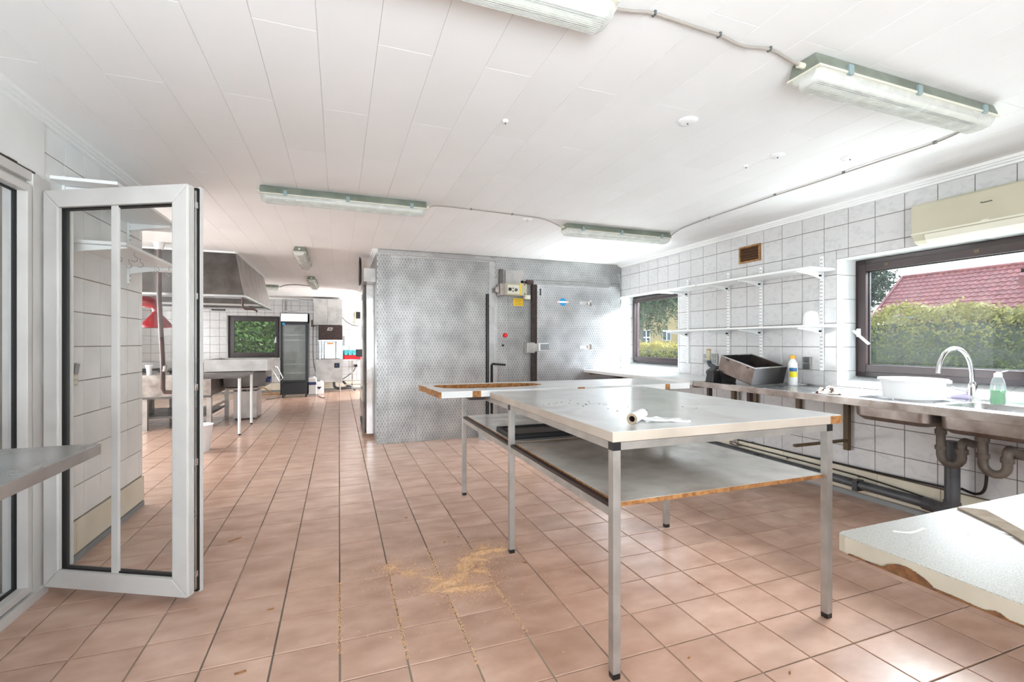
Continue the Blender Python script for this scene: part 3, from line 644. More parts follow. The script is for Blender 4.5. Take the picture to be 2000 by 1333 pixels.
MB().box((2.33, CY - .03, 2.07), (2.41, CY - .012, 2.10)).obj('mount', 'steel_dark', al_)
sg = root('warning_sign', (2.3, CY - .012, 1.8), 'small yellow notice under the control box on steel cladding', 'sign')
MB().box((2.228, CY - .014, 1.755), (2.372, CY - .009, 1.858)).obj('sign_plate', 'yellow', sg)
b = MB()
for k in range(5): b.box((2.245 + .008 * (k % 2), CY - .0148, 1.838 - k * .017), (2.355 - .012 * (k % 3), CY - .0138, 1.842 - k * .017))
b.obj('print_lines', 'chip', sg)
wc = root('plastic_tub', (1.81, 5.80, 0), 'translucent pale plastic tub on floor against cold room, behind the work table', 'tub')
MB().lathe((1.80, 5.83, 0), [(.10, 0), (.125, .15), (.135, .155), (.128, .158)], 20, cap1=False).obj('tub_wall', 'clearplastic', wc, smooth=True)

# ================================================================ CEILING LIGHTS (tubes are off)
def fixture(L=1.22):
    r = root('fluorescent_light', (0, 0, 0), local=True)
    pf = lambda x0, x1, pr, b: b.add([(x, y, z) for x in (x0, x1) for (y, z) in pr], [tuple(range(len(pr)))[::-1], tuple(range(len(pr), 2 * len(pr)))] + [(i, (i + 1) % len(pr), len(pr) + (i + 1) % len(pr), len(pr) + i) for i in range(len(pr))])
    b = MB(); pf(-L / 2, L / 2, [(-.052, 0), (.052, 0), (.068, -.045), (.068, -.058), (-.068, -.058), (-.068, -.045)], b); b.obj('housing', 'greygreen', r, bevel=.006)
    b = MB(); b.box((-L / 2 - .004, -.074, -.064), (L / 2 + .004, .074, -.056), .003); b.obj('rim', 'ivory2', r)
    b = MB(); pr = [(-.066, -.060), (-.062, -.085), (-.045, -.103), (-.02, -.108), (.02, -.108), (.045, -.103), (.062, -.085), (.066, -.060)]
    n = len(pr); vs = [(x, y, z) for x in (-L / 2 + .002, -L / 2 + .02, L / 2 - .02, L / 2 - .002) for (y, z) in [((py * (.8 if abs(x) > L / 2 - .01 else 1)), (-.06 + (pz + .06) * (.75 if abs(x) > L / 2 - .01 else 1))) for py, pz in pr]]
    fs = [(k * n + i, k * n + i + 1, (k + 1) * n + i + 1, (k + 1) * n + i) for k in range(3) for i in range(n - 1)] + [tuple(range(n)), tuple(range(3 * n, 4 * n))]
    b.add(vs, fs); df = b.obj('diffuser', 'diffuser', r, smooth=True)
    b = MB()
    for k in range(11):
        y = -.042 + k * .0084; z = -.1095 + max(0, abs(y) - .02) * .2; b.bar((-L / 2 + .03, y, z - .0005), (L / 2 - .03, y, z - .0005), .0022, .0015)
    b.obj('diffuser_ribs', 'diffuser', df)
    for y in (-.028, .028): MB().tube([(-L / 2 + .05, y, -.078), (L / 2 - .05, y, -.078)], .013, 12).obj('tube', 'tube', r, smooth=True)
    for x in (-L / 2 + .04, L / 2 - .04): MB().box((x - .012, -.045, -.098), (x + .012, .045, -.064), .004).obj('lamp_holder', 'white', r)
    MB().box((-L / 2 + .03, -.05, -.066), (L / 2 - .03, .05, -.064)).obj('reflector', 'white', r)
    for x in (-.36 * L, 0, .40 * L):
        for s in (-1, 1): MB().box((x - .014, s * .066, -.07), (x + .014, s * .080, -.03), .004).obj('clip', 'clipblue', r)
    sep(MB().tube([(-L / 2, 0, -.03), (-L / 2 - .03, 0, -.03)], .012, 10).tube([(L / 2, 0, -.03), (L / 2 + .03, 0, -.03)], .012, 10), 'cable_gland', 'ivory2', r)
    return r
F0 = fixture(); GF = 'ceiling fluorescent battens'
fx_ = [((2.39, 1.385), 0, 'grey-green fluorescent batten nearest the air conditioner, ribbed clear diffuser'),
       ((.235, 1.365), 0, 'fluorescent batten at the very top edge of the photo, its end only'),
       ((.065, 3.915), 0, 'long fluorescent batten on ceiling, the one nearest above the open glass door'),
       ((2.67, 4.115), 0, 'fluorescent batten on ceiling in front of cold room door 1'),
       ((-.448, 6.80), 90, 'fluorescent batten seen end-on over the passage, the nearer of two'),
       ((-.452, 9.50), 90, 'fluorescent batten seen end-on over the passage, the farther of two'),
       ((-1.75, 10.5), 0, 'fluorescent batten half hidden behind the extractor hood')]
for i, ((x, y), rz, lb) in enumerate(fx_):
    o = F0 if i == 0 else copytree(F0); o.location = (x, y, H); o.rotation_euler = (0, 0, R(rz)); tag(o, lb, 'ceiling light', GF)
def cable(name, pts, r, mat, label, clips=(), cat='cable', group=None):
    rt = root(name, pts[0], label, cat, group); MB().tube(smoothpts(pts, 6), r, 8).obj('cable', mat, rt, smooth=True)
    for c in clips: MB().box((c[0] - .004, c[1] - .010, c[2] - .007), (c[0] + .004, c[1] + .010, c[2] + .008), .002).obj('cable_clip', 'dgrey', rt)
    return rt
zc = H - .009
cable('ceiling_cable', [(.875, 1.368, H - .03), (.95, 1.372, zc - .008), (1.034, 1.366, zc), (1.239, 1.364, zc - .008), (1.334, 1.377, zc), (1.453, 1.383, zc - .01), (1.583, 1.375, zc), (1.70, 1.39, zc - .006), (1.755, 1.385, H - .03)], .006, 'cable',
      'grey cable clipped across ceiling between the two nearest battens', [(1.034, 1.366, zc), (1.334, 1.377, zc), (1.583, 1.375, zc)], group='cables on the ceiling')
cable('ceiling_cable', [(3.025, 1.385, H - .03), (3.15, 1.50, zc), (3.215, 1.688, zc), (3.203, 2.045, zc - .003), (3.209, 2.411, zc), (3.185, 2.718, zc - .003), (3.195, 3.079, zc), (3.198, 3.424, zc), (3.24, 3.85, zc), (3.30, 4.09, H - .03)], .005, 'cable',
      'grey cable running along ceiling beside the window wall', [(3.215, 1.688, zc), (3.203, 2.2, zc), (3.185, 2.718, zc), (3.198, 3.424, zc)], group='cables on the ceiling')
cable('ceiling_cable', [(.705, 3.915, H - .03), (.778, 3.912, zc), (1.067, 3.913, zc), (1.454, 3.94, zc), (1.775, 3.987, zc), (2.02, 4.11, H - .03)], .005, 'cable',
      'grey cable between the two battens in the middle of the ceiling', [(1.067, 3.913, zc), (1.454, 3.94, zc)], group='cables on the ceiling')
cable('ceiling_cable', [(-1.11, 10.5, H - .03), (-1.0, 10.35, zc), (-.8, 10.2, zc), (-.5, 10.15, H - .03)], .007, 'blackcable', 'dark cable joining the battens beyond the extractor hood', group='cables on the ceiling')
cable('ceiling_cable', [(-1.6, 12.9, zc - .02), (-1.2, 12.8, zc - .03), (-.6, 13.1, zc - .05), (.2, 13.0, zc - .04), (.42, 12.0, zc - .02), (.42, 8.0, zc - .06)], .007, 'cable', 'grey cable sagging along ceiling above the fridge and dishwasher', group='cables on the ceiling')
dets = [(1.708, 1.98, .052, 'round white ceiling cap, largest, under the bright patch of ceiling'), (.813, 2.304, .016, 'tiny white ceiling cap, nearest the middle of the photo'),
        (2.541, 2.149, .042, 'round white ceiling cap with a small nipple, between two others'), (2.494, 2.345, .018, 'tiny white ceiling cap just behind the nippled one'),
        (2.992, 2.016, .046, 'round white ceiling cap nearest to the air conditioner'), (1.655, 4.07, .045, 'round white ceiling cap beside the cable of the far battens')]
for x, y, r_, lb in dets:
    rt = root('ceiling_rose', (x, y, H), lb, 'ceiling rose', 'round caps on the ceiling')
    MB().lathe((x, y, H), [(r_, 0), (r_, -.006), (r_ * .8, -.012), (r_ * .3, -.014)], 24).obj('cap', 'white', rt, smooth=True)
    MB().lathe((x, y, H - .013), [(.004, 0), (.004, -.006)], 8).obj('screw', 'slot', rt)

# ================================================================ RIGHT WALL FITTINGS
ac = root('air_conditioner', (3.84, 1.70, 1.93), 'cream wall-mounted air conditioner above the large window', 'air conditioner')
prf = [(3.935, 2.215), (3.80, 2.215), (3.755, 2.205), (3.742, 2.17), (3.738, 1.995), (3.765, 1.955), (3.80, 1.932), (3.935, 1.93)]
b = MB(); b.prism(prf, 1.22, 2.105, ax=lambda x, y, z: (x, z, y)); b.obj('casing', 'ivory', ac, bevel=.008)
MB().box((3.733, 1.225, 1.985), (3.745, 2.10, 2.19), .004).obj('front_panel', 'ivory', ac)
b = MB(); b.prism([(3.742, 1.982), (3.768, 1.948), (3.80, 1.932), (3.775, 1.926), (3.745, 1.95), (3.728, 1.985)], 1.25, 2.02, ax=lambda x, y, z: (x, z, y)); b.obj('air_flap', 'ivory2', ac)
MB().box((3.735, 1.25, 1.984), (3.75, 2.03, 1.992)).obj('air_slot', 'ink', ac)
MB().box((3.729, 1.225, 1.993), (3.736, 2.10, 2.004)).obj('panel_lip', 'ivory2', ac)
MB().lathe((3.731, 1.70, 2.005), [(.016, 0), (.015, .003)], 16, rot=Matrix.Rotation(R(-90), 3, 'Y'), sy=1.4, sx=.5).obj('receiver', 'ivory2', ac)
text('Panasonic', 'lettering', .0145, (3.7325, 1.695, 2.119), (R(90), 0, R(-90)), 'ink', ac)
# wooden vent grille
vg = root('vent_grille', (3.93, 3.646, 2.16), 'varnished wooden vent grille set in the tiled wall above the shelves', 'vent')
b = MB(); b.box((3.918, 3.517, 2.225), (3.938, 3.776, 2.242)); b.box((3.918, 3.517, 2.072), (3.938, 3.776, 2.089)); b.box((3.918, 3.517, 2.089), (3.938, 3.534, 2.225)); b.box((3.918, 3.759, 2.089), (3.938, 3.776, 2.225)); b.obj('frame', 'wood', vg)
MB().box((3.933, 3.53, 2.085), (3.937, 3.765, 2.23)).obj('backing', 'ink', vg)
for k in range(5): MB().obox((3.926, 3.646, 2.104 + k * .027), (.018, .225, .008), Matrix.Rotation(R(35), 3, 'Y')).obj('slat', 'woodd', vg)
# twin-slot shelving
sh = root('wall_shelving', (3.93, 3.7, 1.0), 'white bracket shelving with two long boards between the windows', 'shelves')
for y in (4.55, 3.925, 3.51, 2.885):
    up = MB().box((3.922, y - .016, 1.01), (3.936, y + .016, 2.0), .003).obj('upright', 'white_enamel', sh)
    b = MB()
    for k in range(30):
        z = 1.035 + k * .032
        for s in (-1, 1): b.box((3.9205, y + s * .0065 - .002, z), (3.9225, y + s * .0065 + .002, z + .014))
    b.obj('slot_row', 'slot', up)
    for z in (1.86, 1.38):
        br = MB(); br.prism([(3.922, z), (3.64, z), (3.64, z - .012), (3.80, z - .03), (3.922, z - .062)], y - .007, y + .007, ax=lambda x, yy, zz: (x, zz, yy)); bo = br.obj('bracket', 'white_enamel', sh)
        MB().obox((3.895, y - .009, z - .03), (.03, .006, .016), Matrix.Rotation(0, 3, 'Z'), .003).obj('lock_cam', 'ink', bo)
MB().box((3.615, 2.76, 1.861), (3.915, 4.05, 1.879), .003).obj('shelf_board', 'white_enamel', sh); MB().box((3.60, 4.055, 1.861), (3.90, 4.80, 1.879), .003).obj('shelf_board', 'white_enamel', sh)
MB().box((3.615, 2.70, 1.381), (3.915, 4.62, 1.397), .003).obj('shelf_board', 'white_enamel', sh)
o_ = root('plastic_dome', (3.74, 2.90, 1.397), 'upturned white plastic container on the near end of lower shelf', 'container')
MB().lathe((3.76, 2.86, 1.397), [(.062, 0), (.060, .012), (.056, .07), (.048, .105), (.03, .12), (.01, .123)], 28).obj('dome', 'white', o_, smooth=True)
MB().lathe((3.76, 2.86, 1.397), [(.066, 0), (.066, .006)], 28).obj('rim', 'white', o_)
s2 = root('dark_shelving', (3.93, 1.1, 1.3), 'dark ends of two shelf boards at the right edge of large window', 'shelves')
MB().box((3.60, .55, 1.645), (3.90, 1.485, 1.667), .002).obj('shelf_board', 'black', s2); MB().box((3.60, .55, 1.352), (3.90, 1.475, 1.374), .002).obj('shelf_board', 'black', s2)
MB().box((3.922, .9, 1.0), (3.936, .932, 2.0)).obj('upright', 'white_enamel', s2)
for z in (1.645, 1.352): MB().prism([(3.922, z), (3.64, z), (3.64, z - .012), (3.922, z - .06)], .91, .922, ax=lambda x, yy, zz: (x, zz, yy)).obj('bracket', 'black', s2)
# sockets on the right wall
for (ya, yb, za, zb, nm, lb, mt) in ((2.981, 3.052, 1.008, 1.125, 'wall_switch', 'dark grey double switch beside the bottle with yellow cap', 'dgrey'),
                                 (4.20, 4.275, 1.010, 1.122, 'wall_switch', 'grey double switch behind the upright drain fitting', 'grey'),
                                 (4.075, 4.15, 1.012, 1.13, 'wall_switch', 'grey double switch behind the far corner of steel box', 'grey')):
    rt = root(nm, (3.93, (ya + yb) / 2, (za + zb) / 2), lb, 'switch', 'switches above the worktop')
    MB().box((3.915, ya, za), (3.937, yb, zb), .004).obj('switch_frame', 'steel_matt', rt)
    for k in (0, 1): MB().box((3.908, ya + .010, za + .008 + k * (zb - za) / 2), (3.917, yb - .004, za + (zb - za) / 2 - .004 + k * (zb - za) / 2), .002).obj('rocker', mt, rt)
# white worktop in the corner
wt = root('white_worktop', (3.6, 4.9, 0), 'white laminate worktop in the corner by the small window', 'worktop')
MB().box((3.26, 3.745, .832), (3.935, 5.978, .87), .003).obj('worktop', 'lam_white', wt)
for y in (3.80, 4.9, 5.9): MB().box((3.86, y - .02, .30), (3.90, y + .02, .832)).bar((3.88, y, .80), (3.35, y, .815), .03, .03).obj('bracket', 'olive', wt)
# steel worktop with two sinks
sw = root('steel_sink_worktop', (3.6, 2.4, 0), 'long stainless steel worktop with two sink bowls under large window', 'sink worktop')
B1 = (3.43, 3.86, 1.845, 2.275); B2 = (3.45, 3.80, 1.20, 1.785)
def rrect(x0, x1, y0, y1, r, n=5):
    out = []
    for cx_, cy_, a in ((x1 - r, y1 - r, 0), (x0 + r, y1 - r, 90), (x0 + r, y0 + r, 180), (x1 - r, y0 + r, 270)):
        for i in range(n + 1): t = R(a + 90 * i / n); out.append((cx_ + r * math.cos(t), cy_ + r * math.sin(t)))
    return out
b = MB(); b.prism([(3.30, .55), (3.933, .55), (3.933, 3.738), (3.30, 3.738)], .862, .870, holes=[rrect(*B1, .05), rrect(*B2, .05)]); b.obj('top', 'steel', sw)
MB().box((3.292, .55, .822), (3.302, 3.738, .871), .002).box((3.30, 3.73, .822), (3.935, 3.74, .870)).obj('front_edge', 'steel_dirty', sw)
MB().box((3.292, .55, .869), (3.315, 3.738, .874), .002).box((3.925, .55, .869), (3.937, 3.738, .884), .002).obj('raised_lip', 'steel', sw)
for B, zb in ((B1, .725), (B2, .712)):
    lp = [(0, .868), (.006, .84), (.012, .76), (.03, zb + .01), (.055, zb)]
    b = MB(); vs = []; n = None
    for off, z in lp:
        rr = rrect(B[0] + off, B[1] - off, B[2] + off, B[3] - off, .05); n = len(rr); vs += [(x, y, z) for x, y in rr]
    fs = [(k * n + i, k * n + (i + 1) % n, (k + 1) * n + (i + 1) % n, (k + 1) * n + i) for k in range(len(lp) - 1) for i in range(n)] + [tuple(range((len(lp) - 1) * n, len(lp) * n))]
    b.add(vs, fs); bo = b.obj('sink_bowl', 'steel', sw, smooth=True)
    b = MB(); vs = []
    for off, z in [(-.012, .862), (-.012, .80), (-.008, zb + .02), (.02, zb - .008), (.05, zb - .010)]:
        vs += [(x, y, z) for x, y in rrect(B[0] + off, B[1] - off, B[2] + off, B[3] - off, .055)]
    fs = [(k * n + i, k * n + (i + 1) % n, (k + 1) * n + (i + 1) % n, (k + 1) * n + i) for k in range(4) for i in range(n)] + [tuple(range(4 * n, 5 * n))]
    b.add(vs, fs).obj('bowl_underside', 'steel_dirty', bo, smooth=True)
    b = MB()
    for k in range(3): b.box((B[1] - .016, B[2] + .14 + k * .018, .822), (B[1] - .004, B[2] + .150 + k * .018, .836), .001)
    b.obj('overflow_slot', 'ink', bo)
    MB().lathe(((B[0] + B[1]) / 2, (B[2] + B[3]) / 2, zb + .001), [(.045, 0), (.04, .004), (.01, .002)], 20).obj('drain', 'chrome', bo)
for y, zb in ((2.66, .37), (3.09, .55), (3.56, .55)):
    b = MB(); b.box((3.895, y - .02, zb), (3.93, y + .02, .862), .003); b.bar((3.90, y, .845), (3.34, y, .852), .04, .03)
    if y < 2.7: b.bar((3.90, y, .45), (3.36, y + .03, .44), .03, .018)
    b.obj('bracket', 'olive', sw)
    MB().box((3.31, y - .015, .70), (3.35, y + .015, .86)).obj('front_bracket', 'darkwood', sw) if y > 2.7 else None
# drain traps
tr = root('sink_trap', (3.65, 1.8, 0), 'pair of grey bottle-bend waste traps beneath the sinks', 'waste trap')
for (x, y) in ((3.65, 1.885), (3.62, 1.66)):
    pts = [(x, y, .72), (x, y, .55)] + [(x + .0, y - .055 + .055 * math.cos(a), .53 - .055 * math.sin(a)) for a in [PI * i / 8 for i in range(9)]] + [(x, y - .11, .60)] + [(x + .03 - .03 * math.cos(a), y - .11, .60 + .03 * math.sin(a)) for a in [PI / 2 * i / 4 for i in range(1, 5)]] + [(3.80, y - .10, .60 if y > 1.7 else .58)]
    MB().tube(pts, .024, 12).obj('bend', 'brownpipe', tr, smooth=True)
    b = MB()
    for (px_, py_, z0, z1) in ((x, y, .66, .69), (x, y, .56, .585), (x, y - .11, .555, .585)): b.tube([(px_, py_, z0), (px_, py_, z1)], .031, 14)
    sep(b, 'collar', 'brownpipe', tr)
MB().tube([(3.79, 1.60, .585), (3.84, 1.56, .575), (3.93, 1.52, .575)], .03, 12).obj('wall_elbow', 'brownpipe', tr, smooth=True)
wp_ = root('waste_pipe', (3.86, 3.5, .1), 'thick dark grey waste pipe along foot of the right wall', 'pipe')
MB().tube([(3.80, 1.90, .60), (3.80, 1.90, .16)], .040, 16).obj('down_pipe', 'greypipe', wp_, smooth=True)
MB().tube([(3.80, 1.90, .20), (3.80, 1.905, .14), (3.83, 1.94, .118), (3.87, 2.02, .115), (3.885, 2.10, .115)], .046, 14).obj('elbow', 'greypipe', wp_, smooth=True)
MB().tube([(3.888, 2.05, .115), (3.888, 5.9, .150)], .034, 14).obj('long_pipe', 'greypipe', wp_, smooth=True)
b = MB(); b.tube([(3.888, 2.06, .115), (3.888, 2.11, .115)], .043, 14); b.obj('collar', 'greypipe', wp_)
for y in (2.56, 3.5, 4.6): MB().box((3.85, y - .02, .07), (3.93, y + .02, .155)).obj('pipe_clip', 'black', wp_)
cable('wall_cable', [(3.915, 1.95, .255), (3.915, 2.4, .246), (3.916, 3.0, .240), (3.916, 4.0, .235), (3.916, 5.6, .235)], .007, 'blackcable', 'upper black cable along the skirting of right wall', [(3.915, y, .245) for y in (2.25, 2.9, 3.6)], group='black cables on the right wall')
cable('wall_cable', [(3.90, 2.05, .145), (3.90, 2.25, .165), (3.90, 2.6, .185), (3.90, 3.2, .190), (3.90, 3.75, .192)], .006, 'blackcable', 'lower black cable running to small valve near right skirting', [(3.905, y, .178) for y in (2.56, 3.2)], group='black cables on the right wall')
cable('wall_cable', [(3.88, 1.77, .62), (3.89, 1.765, .45), (3.89, 1.775, .31), (3.89, 1.82, .265), (3.90, 1.90, .275)], .009, 'blackcable', 'black hose looping down beside the sink traps', group='black cables on the right wall')
cable('wall_cable', [(3.90, 1.36, .50), (3.86, 1.40, .48), (3.84, 1.46, .38), (3.84, 1.52, .28), (3.85, 1.55, .15)], .011, 'blackcable', 'black hose running diagonally down at the right photo edge', group='black cables on the right wall')
vv_ = root('stop_valve', (3.89, 3.8, .19), 'small metal valve on cable under the far part of worktop', 'valve')
MB().tube([(3.89, 3.76, .19), (3.89, 3.86, .195)], .018, 10).tube([(3.89, 3.81, .19), (3.89, 3.81, .235)], .012, 10).box((3.875, 3.785, .23), (3.905, 3.835, .242), .003).obj('valve_body', 'steel_dirty', vv_, smooth=True)
b = MB(); [b.lathe((3.93, y, z), [(.012, 0), (.008, .02)], 10, rot=Matrix.Rotation(R(-90), 3, 'Y')) for y, z in ((3.08, .595),)]; bb_ = b.obj('rubber_plug', 'black'); tag(bb_, 'small black rubber plug in the tiled wall below the worktop', 'plug')
# faucet
fa = root('kitchen_tap', (3.875, 1.83, .87), 'chrome swan-neck mixer tap between the two sinks', 'tap')
MB().lathe((3.875, 1.83, .87), [(.030, 0), (.030, .006), (.024, .012), (.024, .085), (.022, .11), (.014, .125)], 20).obj('body', 'chrome', fa, smooth=True)
MB().tube([(3.875, 1.83, .985), (3.868, 1.83, 1.06)] + [(3.69 + .172 * math.cos(a), 1.83, 1.06 + .155 * math.sin(a)) for a in [PI * i / 16 for i in range(1, 16)]] + [(3.518, 1.83, 1.06)], .0125, 14).obj('spout', 'chrome', fa, smooth=True)
MB().tube([(3.865, 1.845, .93), (3.83, 1.875, .942), (3.800, 1.903, .955)], [.012, .006, .006], 10).obj('lever', 'chrome', fa, smooth=True)
# soap bottle
so = root('soap_bottle', (3.81, 1.675, .87), 'clear squeeze bottle half full of green soap beside tap', 'bottle')
MB().lathe((3.81, 1.675, .872), [(.034, 0), (.037, .006), (.037, .085)], 24, sx=.7).obj('green_liquid', 'green', so, smooth=True)
MB().lathe((3.81, 1.675, .871), [(.036, 0), (.0385, .006), (.0385, .09), (.034, .13), (.026, .160), (.016, .170)], 24, sx=.72).obj('bottle_wall', 'clearplastic', so, smooth=True)
MB().lathe((3.81, 1.675, 1.038), [(.020, 0), (.019, .022), (.010, .026), (.008, .034)], 18).obox((3.80, 1.647, 1.074), (.018, .040, .005), Matrix.Rotation(R(-20), 3, 'X')).obj('flip_cap', 'white', so)
# white tub
tb = root('washing_up_bowl', (3.66, 2.02, .88), 'round white washing-up bowl standing over the far sink', 'basin')
cx_, cy_ = 3.70, 2.075
MB().lathe((cx_, cy_, .872), [(.150, .002), (.158, .0), (.172, .10), (.175, .128), (.184, .130), (.184, .120), (.190, .120), (.190, .134), (.170, .136), (.166, .10), (.15, .012)], 40).obj('basin', 'white', tb, smooth=True)
MB().obox((cx_ + .05, cy_ - .185, .992), (.05, .02, .02), R(15), .004).obj('spout_lip', 'white', tb)
# lying spray bottle
sp = root('detergent_bottle', (3.82, 1.93, .89), 'small white and lilac bottle lying behind the tap', 'bottle')
dv = Vector((.03, -.10, 0)).normalized(); p0 = Vector((3.838, 1.955, .897)); rq = dv.to_track_quat('Z', 'Y').to_matrix()
MB().lathe(p0, [(.018, 0), (.022, .006), (.022, .03)], 18, rot=rq).obj('cap', 'white', sp, smooth=True)
MB().lathe(p0 + dv * .03, [(.024, 0), (.025, .008), (.025, .10), (.018, .115)], 18, rot=rq).obj('bottle_body', 'lilac', sp, smooth=True)
# rag
def rag(name, c, rx, ry, h, mat, label, seed, cat):
    rs = np.random.default_rng(seed); b = MB(); n = 34; vs = []
    ph = rs.uniform(0, 6, 6)
    for i in range(n + 1):
        for j in range(n + 1):
            u, v = i / n * 2 - 1, j / n * 2 - 1; rr = math.hypot(u, v)
            e = max(0, 1 - rr ** 2)
            z = h * (e ** .6) * (.55 + .25 * math.sin(7 * u + ph[0] + 2 * v) + .25 * math.sin(9 * v + ph[1] + 3 * u) + .2 * math.sin(17 * (u + v) + ph[2]) + .12 * math.sin(31 * (u - .6 * v) + ph[3]))
            w = 1 + .12 * math.sin(3 * math.atan2(v, u) + ph[4]) + .07 * math.sin(7 * math.atan2(v, u) + ph[5])
            s = (1 / max(abs(u), abs(v), 1e-6)) * rr if rr > 0 else 1
            k = w / max(1e-6, (rr / max(abs(u), abs(v), 1e-6))) if rr > 0 else 1
            vs.append((c[0] + u * rx * k, c[1] + v * ry * k, c[2] + max(.002, z)))
    fs = [(i * (n + 1) + j, (i + 1) * (n + 1) + j, (i + 1) * (n + 1) + j + 1, i * (n + 1) + j + 1) for i in range(n) for j in range(n)]
    return b.add(vs, fs).obj(name, mat, None, label, cat, smooth=True)
rag('cleaning_rag', (3.44, 2.47, .872), .10, .09, .055, 'rag', 'crumpled brown-flecked white rag on the steel worktop', 5, 'rag')
# bottle with yellow cap
bt = root('cleaner_bottle', (3.77, 3.06, .87), 'white bottle with yellow cap beside the steel box', 'bottle')
bc = (3.80, 3.06)
MB().lathe((bc[0], bc[1], .871), [(.036, 0), (.041, .008), (.041, .175), (.038, .20), (.022, .228), (.017, .234), (.017, .24)], 24, sx=.8).obj('bottle_body', 'white', bt, smooth=True)
MB().lathe((bc[0], bc[1], 1.108), [(.021, 0), (.020, .028), (.012, .030)], 18).obj('cap', 'orange', bt)
def lab(z0, z1, nm, mt):
    P = [(bc[0] + .0423 * .8 * math.cos(a), bc[1] + .0423 * math.sin(a)) for a in [R(170 + 9 * k) for k in range(12)]]
    MB().add([(x, y, z) for z in (z0, z1) for x, y in P], [(k, k + 1, 13 + k, 12 + k) for k in range(11)]).obj(nm, mt, bt)
lab(.945, .995, 'yellow_label', 'label_y')
lab(.996, 1.028, 'blue_label', 'label_b')
# tilted steel box
tx = root('steel_gastro_box', (3.60, 3.30, .87), 'open stained steel box tipped up on the steel worktop', 'box')
A = Vector((3.415, 3.155, .874)); ey = Vector((0, .38, .10)).normalized(); ez = Vector((0, -.10, .38)).normalized(); ex = Vector((1, 0, .02)).normalized()
Wb, Lb, Hb, tk = .385, .40, .158, .004
def P_(a, b_, c): return A + ex * a + ey * b_ + ez * c
def slab(b, a0, a1, b0, b1, c0, c1): b.add([P_(a, q, c) for c in (c0, c1) for q in (b0, b1) for a in (a0, a1)], [(0, 2, 3, 1), (4, 5, 7, 6), (0, 1, 5, 4), (2, 6, 7, 3), (0, 4, 6, 2), (1, 3, 7, 5)])
b = MB(); slab(b, 0, Wb, 0, Lb, 0, tk); b.obj('base', 'steel_black', tx)
b = MB(); slab(b, 0, tk, 0, Lb, 0, Hb); slab(b, Wb - tk, Wb, 0, Lb, 0, Hb); sep(b, 'side_wall', 'steel_box', tx)
b = MB(); slab(b, tk, Wb - tk, 0, tk, 0, Hb); slab(b, tk, Wb - tk, Lb - tk, Lb, 0, Hb); sep(b, 'end_wall', 'steel_black', tx)
b = MB(); slab(b, -.006, .010, -.006, Lb + .006, Hb - .002, Hb + .004); slab(b, Wb - .010, Wb + .006, -.006, Lb + .006, Hb - .002, Hb + .004); slab(b, 0, Wb, -.006, .010, Hb - .002, Hb + .004); slab(b, 0, Wb, Lb - .01, Lb + .006, Hb - .002, Hb + .004); b.obj('rim', 'steel', tx)
b = MB(); slab(b, -.001, .0005, .06, .09, Hb - .024, Hb - .012); slab(b, -.001, .0005, .29, .33, Hb - .024, Hb - .010); sep(b, 'handle_slot', 'ink', tx)
MB().box((3.46, 3.50, .871), (3.60, 3.60, .960), .01).obj('prop_block', 'steel_dark', None, 'dark block propping up the back end of steel box', 'block')
# pipe fitting
pf_ = root('drain_fitting', (3.45, 3.79, .87), 'upright grey and beige drain fitting standing at end of steel worktop', 'pipe fitting')
MB().tube(smoothpts([(3.47, 3.66, .872), (3.46, 3.67, .93), (3.44, 3.70, .96), (3.49, 3.66, 1.0), (3.47, 3.70, 1.03), (3.45, 3.70, 1.08)], 5), .022, 12).obj('flexible_bend', 'greypipe', pf_, smooth=True)
MB().lathe((3.45, 3.70, 1.075), [(.024, 0), (.027, .02), (.020, .03), (.022, .04), (.028, .055), (.022, .075), (.022, .10)], 16).tube([(3.45, 3.70, 1.11), (3.425, 3.72, 1.115)], .012, 8).obj('beige_coupling', 'ivory', pf_, smooth=True)
MB().lathe((3.45, 3.70, 1.175), [(.021, 0), (.021, .012)], 16).obj('brass_ring', 'wood', pf_)
bk = root('black_holder', (3.34, 3.56, .87), 'glossy black box-shaped holder beside the tipped steel box', 'holder')
b = MB(); b.add([(3.31 + .005 * 0, 3.50, .872), (3.43, 3.50, .872), (3.43, 3.60, .872), (3.31, 3.60, .872), (3.325, 3.51, .985), (3.415, 3.51, .985), (3.415, 3.59, .985), (3.325, 3.59, .985)], [(0, 1, 2, 3), (4, 5, 6, 7), (0, 1, 5, 4), (1, 2, 6, 5), (2, 3, 7, 6), (3, 0, 4, 7)]); b.obj('holder_body', 'black', bk, bevel=.01)
gp = root('grey_hose_end', (3.6, 3.72, .87), 'short grey hose with dirty end lying behind the black holder', 'hose')
MB().tube(smoothpts([(3.50, 3.68, .97), (3.58, 3.72, 1.0), (3.66, 3.72, .98), (3.70, 3.70, .90), (3.70, 3.68, .876)], 5), .020, 10).obj('hose', 'greypipe', gp, smooth=True)

